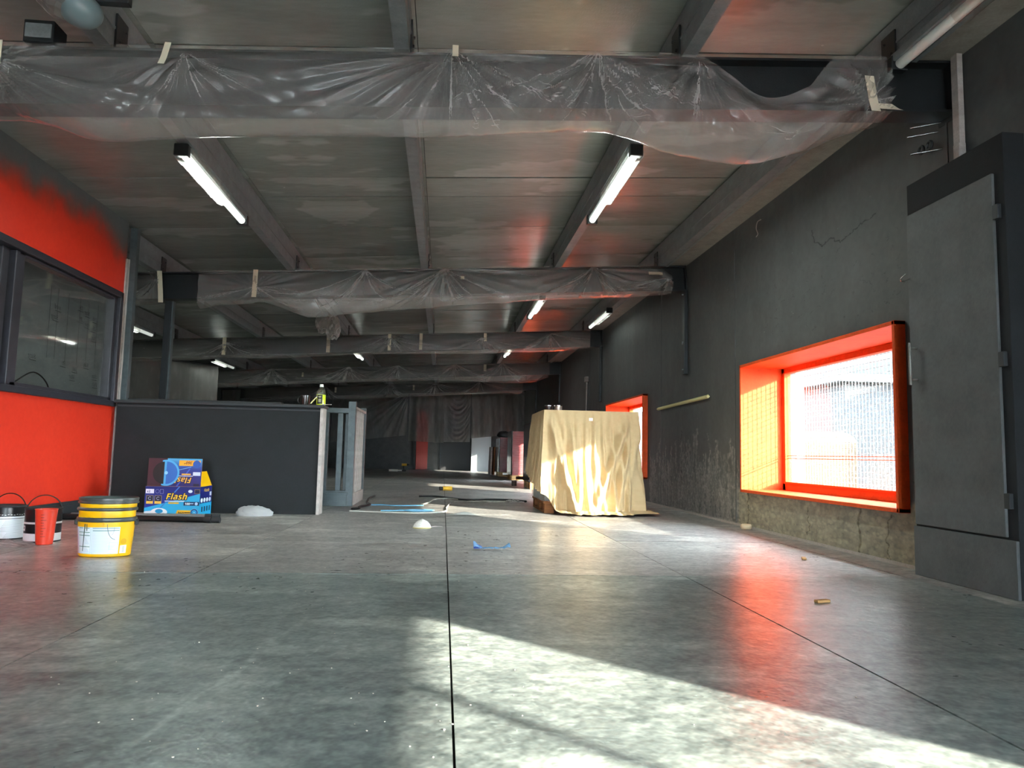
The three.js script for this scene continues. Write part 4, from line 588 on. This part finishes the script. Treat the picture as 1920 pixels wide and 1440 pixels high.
// ------------------------------------------------------------------ on the half wall
{
  const o = thing('cleaner_bottle', 'clear bottle of yellow-green liquid with white cap on the half wall', 'bottle', [-1.165, 1.015, 7.06]);
  const prof = (s) => [[0, 0], [0.04 * s, 0], [0.043 * s, 0.005], [0.043 * s, 0.115], [0.036 * s, 0.14], [0.016 * s, 0.165], [0.015 * s, 0.18]].map(p => new THREE.Vector2(...p));
  part('body', new THREE.LatheGeometry(prof(1), 28), Ph(0xfafaf0, 0.08, { transmission: 0.96, thickness: 0, side: THREE.DoubleSide }), o);
  part('liquid', new THREE.LatheGeometry([[0, 0.003], [0.0425, 0.004], [0.0428, 0.1], [0, 0.1]].map(p => new THREE.Vector2(...p)), 28), M(0xd8ea10, 0.3), o).userData.label = 'yellow-green liquid';
  part('cap', cyl(0, 0.175, 0, 0.018, 0.017, 0.025, 20), mat.white, o);
  const lg = new THREE.CylinderGeometry(0.0437, 0.0437, 0.085, 24, 1, true, -0.75, 1.2); lg.translate(0, 0.055, 0); part('label', lg, M(0xffffff, 0.5, { map: canvasTex(128, 160, (g, w, h) => { g.fillStyle = '#141411'; g.fillRect(0, 0, w, h); g.fillStyle = '#d8d8a0'; for (const [y, l] of [[25, 70], [40, 50], [75, 60], [90, 66], [105, 54], [120, 62]]) g.fillRect(w / 2 - l / 2, y, l, 6); }) }), o);
  const n = thing('brush_handle', 'pale yellow brush handle leaning on the bottle on the half wall', 'brush', [-1.255, 1.02, 7.04]); part('handle', rod([0, 0.01, 0], [0.055, 0.075, 0], 0.006), M(0xe8dc9a, 0.5), n); part('ferrule', rod([0.05, 0.07, 0], [0.068, 0.09, 0], 0.009), mat.chrome, n);
}
{
  const o = thing('mug', 'dark glossy mug on the half wall left of the bottle', 'mug', [-1.315, 1.015, 7.08]); part('body', new THREE.LatheGeometry([[0, 0], [0.036, 0], [0.04, 0.004], [0.046, 0.09], [0.044, 0.092], [0.037, 0.008], [0, 0.006]].map(p => new THREE.Vector2(...p)), 28), M(0x25211e, 0.12), o);
  const t = new THREE.TorusGeometry(0.026, 0.006, 8, 20, Math.PI); t.rotateZ(Math.PI / 2); t.translate(-0.042, 0.045, 0); part('handle', t, M(0x25211e, 0.12), o);
}
single('paint_scraper', bx(0, 0.09, 0, 0.006, 0, 0.02, 0.002), mat.paleTrim, 'small pale scraper lying on the end of the half wall', 'scraper', [-1.14, 1.016, 6.98], -0.4);

// ------------------------------------------------------------------ things on the open floor
{
  const g = new THREE.SphereGeometry(1, 40, 20, 0, 6.2832, 0, Math.PI / 2), p = g.attributes.position; for (let i = 0; i < p.count; i++) { const x = p.getX(i), y = p.getY(i), z = p.getZ(i); p.setXYZ(i, x * 0.068 * (1 + 0.08 * (1 - y)), (y ** 1.15) * 0.062 + 0.006 * Math.exp(-((x / 0.15) ** 2)) * y, z * 0.055); } g.computeVertexNormals();
  const o = thing('dust_mask', 'white cup shaped dust mask lying on the floor', 'dust mask', [-0.15, 0.003, 5.94], 0.3); part('cup', g, M(0xd8d4cc, 0.8, { map: rep(blotch, 3) }), o);
  const r = new THREE.TorusGeometry(0.066, 0.004, 6, 40); r.rotateX(Math.PI / 2); r.scale(1.06, 1, 0.86); part('rim', r, M(0xc9b86a, 0.7), o); part('strap', tube([[0.07, 0.002, 0], [0.12, 0.004, 0.03], [0.17, 0.003, 0.0]], 0.003), mat.paleTrim, o);
}
{
  const o = thing('blue_rag', 'crumpled blue paper rag on the floor ahead of the dust mask', 'rag', [0.32, 0, 4.63], 0.05);
  part('cloth', sheet(60, 16, (u, v) => { const e = Math.abs(u - 0.5) * 2, l = smooth(0.55, 1, e); return [lerp(-0.115, 0.115, u), 0.006 + 0.035 * l * (u < 0.5 ? 1 : 0.7) * (0.3 + 0.7 * v) + 0.018 * fbm(u * 12, v * 5, 3), lerp(-0.022, 0.03, v) * (0.8 + 0.5 * l) + 0.012 * (fbm(u * 9, 8, 2) - 0.5)]; }), M(0x6f9cc4, 0.9, { side: THREE.DoubleSide, map: rep(blotch, 3) }), o);
  part('fold', sheet(20, 8, (u, v) => [lerp(-0.115, -0.06, u), 0.01 + 0.035 * v * (1 - u * 0.7), 0.0 + 0.03 * v]), M(0x3d55a0, 0.9, { side: THREE.DoubleSide }), o);
}
single('bent_trim', sheet(60, 6, (u, v) => [lerp(-0.17, 0.17, u), 0.004 + 0.026 * Math.sin(Math.PI * u) ** 2 * (0.2 + v), lerp(-0.03, 0.03, v) + 0.05 * Math.sin(Math.PI * u)]), M(0xaeb0ac, 0.5, { side: THREE.DoubleSide }), 'thin grey bent strip lying on the sunlit floor by the pallet', 'strip', [0.22, 0, 7.1]);
const cable = (name, label, pts, r, m) => single(name, tube(pts.map(([x, d, y = 0]) => [x, r + y, d]), r, 120, 6), m, label, 'cable');
const black = mat.black, blue = M(0x6ea6c4, 0.5), paleCable = M(0xb9b7ae, 0.6);
cable('power_cable', 'black power cable snaking out from the balustrade', [[-0.88, 9.9], [-0.9, 9.4], [-0.88, 9.0], [-0.84, 8.5], [-0.78, 8.25], [-0.86, 7.9], [-0.84, 7.7], [-0.9, 7.6]], 0.012, black);
cable('extension_lead', 'long dark lead looping past the blue hose to the right', [[-0.9, 7.42], [-0.72, 7.36], [-0.5, 7.3], [-0.2, 7.28], [0.02, 7.5], [0.05, 8.0], [0.08, 8.5], [0.1, 8.75]], 0.007, paleCable);
cable('blue_hose', 'pale blue hose lying in a flat loop nearest the camera', [[-0.42, 7.62], [-0.3, 7.5], [-0.15, 7.52], [-0.08, 7.64], [-0.25, 7.66], [-0.4, 7.55], [-0.6, 7.48]], 0.008, blue);
cable('blue_hose', 'second pale blue hose running from the black cable', [[-0.8, 8.25], [-0.65, 8.3], [-0.55, 8.2], [-0.35, 8.25], [-0.2, 8.3]], 0.0075, blue);
cable('pale_lead', 'pale lead running up from the blue hose to the far loop', [[-0.22, 8.42], [-0.15, 8.8], [-0.08, 9.4], [0.05, 9.6], [0.2, 9.4]], 0.009, paleCable);
cable('loop_lead', 'black lead coiled on the floor beside the torn plastic', [[-0.3, 9.9], [-0.1, 9.95], [0.12, 9.6], [0.3, 9.35], [0.6, 9.5], [0.9, 9.4], [1.05, 9.2]], 0.012, black);
single('torn_plastic', sheet(70, 24, (u, v) => [lerp(-0.4, 0.45, u), 0.004 + (0.02 + 0.06 * smooth(0.6, 0.95, u)) * fbm(u * 13, v * 6, 4) * Math.sin(Math.PI * clamp(u, 0.02, 0.98)) ** 0.4, lerp(-0.1, 0.12, v) + 0.06 * (fbm(u * 5, 2, 2) - 0.5)]), mat.filmThick, 'torn strip of clear plastic on the floor left of the pallet', 'plastic film', [0.55, 0, 9.0], -0.1);
{ const o = thing('yellow_tape_measure', 'small yellow and black roll on the floor in the middle distance', 'roll', [0.08, 0.035, 11.7], 0.3); const g = new THREE.CylinderGeometry(0.034, 0.034, 0.15, 24); g.rotateZ(Math.PI / 2); part('body', g, M(0xd8a92c, 0.5), o); const c = new THREE.CylinderGeometry(0.03, 0.03, 0.05, 20); c.rotateZ(Math.PI / 2); c.translate(-0.1, 0, 0); part('end', c, mat.black, o); }
{
  const o = thing('cordless_drill', 'yellow and black cordless drill standing on the floor near the back wall', 'drill', [-1.15, 0, 22.3], 0.1); const y = M(0xe0a818, 0.4);
  part('battery', bx(-0.06, 0.06, 0, 0.06, -0.04, 0.04, 0.01), mat.black, o); part('grip', rod([0.0, 0.05, 0], [-0.02, 0.17, 0], 0.02), mat.black, o); const b = new THREE.CylinderGeometry(0.036, 0.036, 0.15, 20); b.rotateZ(Math.PI / 2); b.translate(0.0, 0.205, 0); part('body', b, y, o); const c = new THREE.CylinderGeometry(0.014, 0.026, 0.07, 16); c.rotateZ(-Math.PI / 2); c.translate(0.11, 0.205, 0); part('chuck', c, mat.black, o); part('bit', rod([0.14, 0.205, 0], [0.2, 0.205, 0], 0.005), mat.chrome, o);
  const t = thing('sealant_tube', 'white sealant tube lying beside the drill', 'tube', [-1.45, 0.035, 22.2], 0.1); part('barrel', rod([-0.14, 0, 0], [0.12, 0, 0], 0.033, 18), mat.white, t); part('nozzle', rod([0.12, 0, 0], [0.24, 0, 0], 0.012, 10), mat.white, t);
}
{ const o = thing('small_tin', 'small dark tin on the floor in front of the far pallets', 'tin', [1.35, 0, 13.9]); part('body', cyl(0, 0, 0, 0.05, 0.05, 0.09, 20), M(0x3a2c26, 0.5), o); part('lid', cyl(0, 0.09, 0, 0.053, 0.053, 0.012, 20), mat.paleTrim, o); }
{ // plaster crumbs and paint chips scattered over the boards
  const g = new THREE.IcosahedronGeometry(1, 0); g.scale(1, 0.55, 0.8); const im = new THREE.InstancedMesh(g, M(0xcfc8ba, 0.8), 330); im.name = 'plaster_crumbs'; im.userData = { kind: 'stuff', label: 'tiny white plaster crumbs scattered over the floor boards', category: 'crumbs' };
  const m = new THREE.Matrix4(), q = new THREE.Quaternion(); for (let i = 0; i < 330; i++) { const d = rnd(1.5, 7), x = i < 240 ? rnd(-1.0, 0.25) * Math.min(2, d * 0.5) : rnd(-1, 2.4), s = rnd(0.001, 0.0034); q.setFromEuler(new THREE.Euler(0, rnd(0, 6), 0)); m.compose(new THREE.Vector3(x, s * 0.4, -d), q, new THREE.Vector3(s, s, s)); im.setMatrixAt(i, m); } shade(im); scene.add(im);
}
for (const [x, d, r, l] of [[1.62, 3.05, 0.3, 'small tan wood chip on the floor near the cupboard'], [2.2, 4.35, 1.2, 'loose plaster flakes at the foot of the wall under the window']]) single('wood_chip', bx(-0.035, 0.035, 0, 0.012, -0.012, 0.012, 0.003), M(0xb98f5a, 0.8), l, 'chip', [x, 0.001, d], r);

// ------------------------------------------------------------------ under and above the beams
{ const o = thing('plastic_bundle', 'crumpled clear plastic bundle hanging just beyond the second beam', 'plastic bundle', [-1.45, 2.1, 9.0]); for (const [x, y, s] of [[-0.06, 0.04, 1], [0.06, -0.02, 1.1]]) { const g = new THREE.IcosahedronGeometry(0.085 * s, 4), p = g.attributes.position; for (let i = 0; i < p.count; i++) { const a = p.getX(i), b = p.getY(i), c = p.getZ(i), n = 0.7 + 0.65 * fbm(a * 40 + 9, b * 30 + c * 35, 3); p.setXYZ(i, a * n + x, b * n * 1.5 + y, c * n); } g.computeVertexNormals(); part('film', g, mat.filmThick, o); } part('tie', rod([0, 0.05, 0], [-0.21, 0.405, 0], 0.008), mat.paleTrim, o); }
{ const o = thing('wrapped_speaker', 'blue-grey wrapped round fitting fixed by the purlin at the top left', 'fitting', [-1.62, 2.47, 3.18]); const g = new THREE.SphereGeometry(0.085, 28, 18); g.scale(1, 0.8, 1); part('dome', g, M(0x6d8084, 0.35), o); part('bracket', bx(-0.02, 0.2, 0.04, 0.09, -0.02, 0.02, 0.004), mat.steel, o); const w = new THREE.IcosahedronGeometry(0.1, 4), p = w.attributes.position; for (let i = 0; i < p.count; i++) { const n = 0.85 + 0.5 * fbm(p.getX(i) * 30 + 4, p.getY(i) * 30 + p.getZ(i) * 24, 3); p.setXYZ(i, p.getX(i) * n - 0.07, p.getY(i) * n * 0.8 + 0.05, p.getZ(i) * n); } w.computeVertexNormals(); part('wrap', w, mat.filmThick, o); }
{ const o = thing('junction_box', 'dark square box on top of the nearest beam at the upper left', 'box', [-1.98, top(-1.98) + 0.012, 3.58]); part('box', bx(-0.07, 0.07, 0, 0.11, -0.06, 0.06, 0.006), mat.steel, o); part('lid', bx(-0.06, 0.06, 0.02, 0.09, -0.066, -0.058, 0.003), mat.purlin, o); }
// ------------------------------------------------------------------ hanging plastic and stores at the far end
function hanging(label, x0, x1, d, yb0, yb1, style, turnTo) {
  const L = x1 - x0;
  const g = sheet(Math.round(L * 46), 40, (u, v) => {
    const yt = top(lerp(x0, x1, u)) - 0.05, y = lerp(yt, lerp(yb0, yb1, u), v), x = lerp(x0, x1, u); let f;
    if (style === 0) f = 0.08 * Math.sin(22 * Math.atan2(y - 2.5, x - x1 - 0.05)); else if (style === 1) f = 0.05 * Math.sin(38 * (y + 0.5 * (1 - (2 * u - 1) ** 2))) * Math.sin(Math.PI * u); else f = 0.08 * Math.sin(x * 17 + 3 * fbm(x * 3, y, 2)) * (0.4 + v) * (0.3 + noise(x * 3, 2));
    const hung = smooth(0, 0.1, v); return [0 + (u - 0.5) * L, y, (f + 0.05 * fbm(x * 4, y * 3, 3)) * hung + (turnTo ? turnTo * u : (1 - hung) * (24.302 - d))];
  }, L, 1.4);
  return single('hanging_plastic', g, mat.filmThick, label, 'plastic sheet', [(x0 + x1) / 2, 0, d], 0, 'plastic sheets hung across the far end');
}
{ const o = thing('curtain_batten', 'timber batten under the purlins carrying the hanging plastic', 'batten', [2.68, top(2.68), 24.34]); o.rotation.z = Math.atan(SL); part('batten', bx(-8.95, 0, -0.1, 0, -0.03, 0.03, 0.004), mat.steel, o); }
single('curtain_batten', rod([-0.65, top(-6.05) - 0.026, -1.2], [0.65, top(-4.75) - 0.026, 1.2], 0.022, 4), mat.steel, 'slanting batten high on the far left carrying hanging plastic', 'batten', [-5.4, 0, 14.6]);
hanging('hanging plastic with fanned pleats left of the red door', -3.6, -1.2, 24.0, 0.84, 1.12, 0); hanging('thin hanging plastic veiling the top of the red door', -1.15, 0.0, 24.2, 0.95, 0.9, 2); hanging('hanging plastic in scalloped folds right of the red door', 0.0, 0.86, 24.1, 0.93, 0.95, 1); hanging('widest hanging plastic above the wrapped pallets', 0.88, 2.63, 24.0, 1.07, 1.27, 2);
hanging('plain hanging plastic at far left behind the steel post', -6.05, -4.75, 13.4, 0.75, 0.75, 2, 2.4); hanging('hanging plastic in the dark beyond the steel post', -6.2, -5.7, 21.1, 0.75, 0.75, 2, 0.001);
{
  const o = struct('door_1', 'red door standing ajar in the back wall', 'door'); const rd = M(0x8f1f18, 0.45);
  const leaf = part('leaf', bx(0, 0.78, 0.01, 1.96, -0.02, 0.02, 0.004), rd, o); leaf.position.set(-0.92, 0, -25.12); leaf.rotation.y = 0.25; part('edge', bx(0.775, 0.785, 0.01, 1.96, -0.021, 0.021), M(0xe2553c, 0.4), leaf); part('handle', merge(rod([0.72, 0.95, -0.02], [0.72, 0.95, -0.07], 0.012), rod([0.6, 0.95, -0.07], [0.72, 0.95, -0.07], 0.012)), mat.chrome, leaf);
  part('frame_post', bx(-1.0, -0.93, 0, 2.02, 25.1, 25.2), mat.dark, o); part('frame_post', bx(-0.1, -0.03, 0, 2.02, 25.1, 25.2), mat.rail, o); part('frame_head', bx(-1.0, -0.03, 2.0, 2.06, 25.1, 25.2), mat.dark, o);
  single('dark_panel', bx(-0.5, 0.5, 0, 2.0, -0.02, 0.02, 0.004), mat.black, 'flat black panel on the back wall right of the red door', 'panel', [0.42, 0, 25.1]);
  const rib = []; for (let k = 0; k < 26; k++) rib.push(bx(k * 0.025, k * 0.025 + 0.014, 0, 1.18, -0.012, 0.004)); rib.push(bx(0, 0.65, 0, 1.18, 0, 0.02)); single('ribbed_panel', merge(rib), M(0xc3ccd0, 0.5), 'pale ribbed panel standing by the back wall, its lower half in sun', 'panel', [0.92, 0, 24.2], 0.1);
  for (const [x, l] of [[1.34, 'pale board on edge left of the wrapped pallets'], [1.42, 'brown board on edge beside the pale board']]) single('loose_board', bx(-0.02, 0.02, 0, 0.78, 0, 0.9, 0.003), x < 1.4 ? mat.paleTrim : mat.woodDark, l, 'board', [x, 0, 20.6]).rotation.z = -0.02;
}
function wrappedPallet(x, d, h, w, label, sw) {
  const p = thing('timber_pallet', 'timber pallet under the ' + label.split(',')[0], 'pallet', [x, 0, d]); for (const bxx of [0, w / 2 - 0.05, w - 0.1]) for (const dd of [0, 0.45, 0.9]) part('block', bx(bxx, bxx + 0.1, 0.02, 0.1, dd, dd + 0.1), mat.wood, p); for (const dd of [0, 0.45, 0.9]) { part('deck_board', bx(0, w, 0.1, 0.12, dd, dd + 0.1), mat.wood, p); part('base_board', bx(0, w, 0, 0.02, dd, dd + 0.1), mat.wood, p); }
  const o = thing('wrapped_stack', label, 'stack', [x, 0.12, d]); const n = Math.round((h - 0.12) / 0.045);
  for (const [a, b, c] of [[0.01, w / 2 - 0.015, 0xb4525a], [w / 2 + 0.015, w - 0.01, 0xd04a40]]) { const gs = []; for (let k = 0; k < n; k++) gs.push(bx(a + rnd(0, 0.008), b - rnd(0, 0.008), k * 0.045 + 0.001, k * 0.045 + 0.043, rnd(0, 0.01), 1.0)); part('pack_column', merge(gs), M(c, 0.5, { map: rep(blotch, 2) }), o); }
  part('strap', bx(w / 2 - 0.012, w / 2 + 0.012, 0, h - 0.1, -0.012, -0.004), mat.black, o); part('side_wrap', bx(-0.02, 0.004, 0, h - 0.12, -0.01, 1.0), mat.blackGloss, o);
  part('stretch_film', sheet(30, 30, (u, v) => [u * w, v * (h - 0.12), -0.016 - 0.012 * fbm(u * 14, v * 20, 3)]), mat.film, o);
}
wrappedPallet(1.46, 19.2, 1.0, 0.75, 'red wrapped stack farthest from the camera, with a black bag on top');
wrappedPallet(1.55, 16.6, 1.12, 0.9, 'taller red wrapped stack in the middle of the far pallets');
wrappedPallet(1.5, 12.6, 1.14, 0.95, 'red wrapped stack just left of and behind the dust sheet');
{ const g = new THREE.SphereGeometry(0.16, 24, 12), p = g.attributes.position; for (let i = 0; i < p.count; i++) { const n = 0.7 + 0.6 * fbm(p.getX(i) * 12 + 3, p.getY(i) * 12 + p.getZ(i) * 9, 3); p.setXYZ(i, p.getX(i) * n * 1.2, Math.max(-0.06, p.getY(i) * n * 0.7), p.getZ(i) * n); } g.computeVertexNormals(); single('black_bag', g, mat.black, 'crumpled black bag on the farthest wrapped stack', 'bag', [1.62, 1.09, 19.45]); }
// ------------------------------------------------------------------ outside the big window
{
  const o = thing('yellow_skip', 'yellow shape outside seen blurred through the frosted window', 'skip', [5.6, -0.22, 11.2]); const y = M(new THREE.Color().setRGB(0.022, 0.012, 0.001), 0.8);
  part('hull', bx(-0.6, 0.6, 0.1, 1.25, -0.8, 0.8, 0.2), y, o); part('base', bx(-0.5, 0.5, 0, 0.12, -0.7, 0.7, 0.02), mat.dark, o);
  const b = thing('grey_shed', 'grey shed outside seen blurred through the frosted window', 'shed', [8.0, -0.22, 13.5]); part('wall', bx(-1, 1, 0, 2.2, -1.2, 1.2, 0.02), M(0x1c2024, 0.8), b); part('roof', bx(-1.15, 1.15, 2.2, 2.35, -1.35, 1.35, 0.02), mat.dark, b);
}
renderer.render(scene, camera);
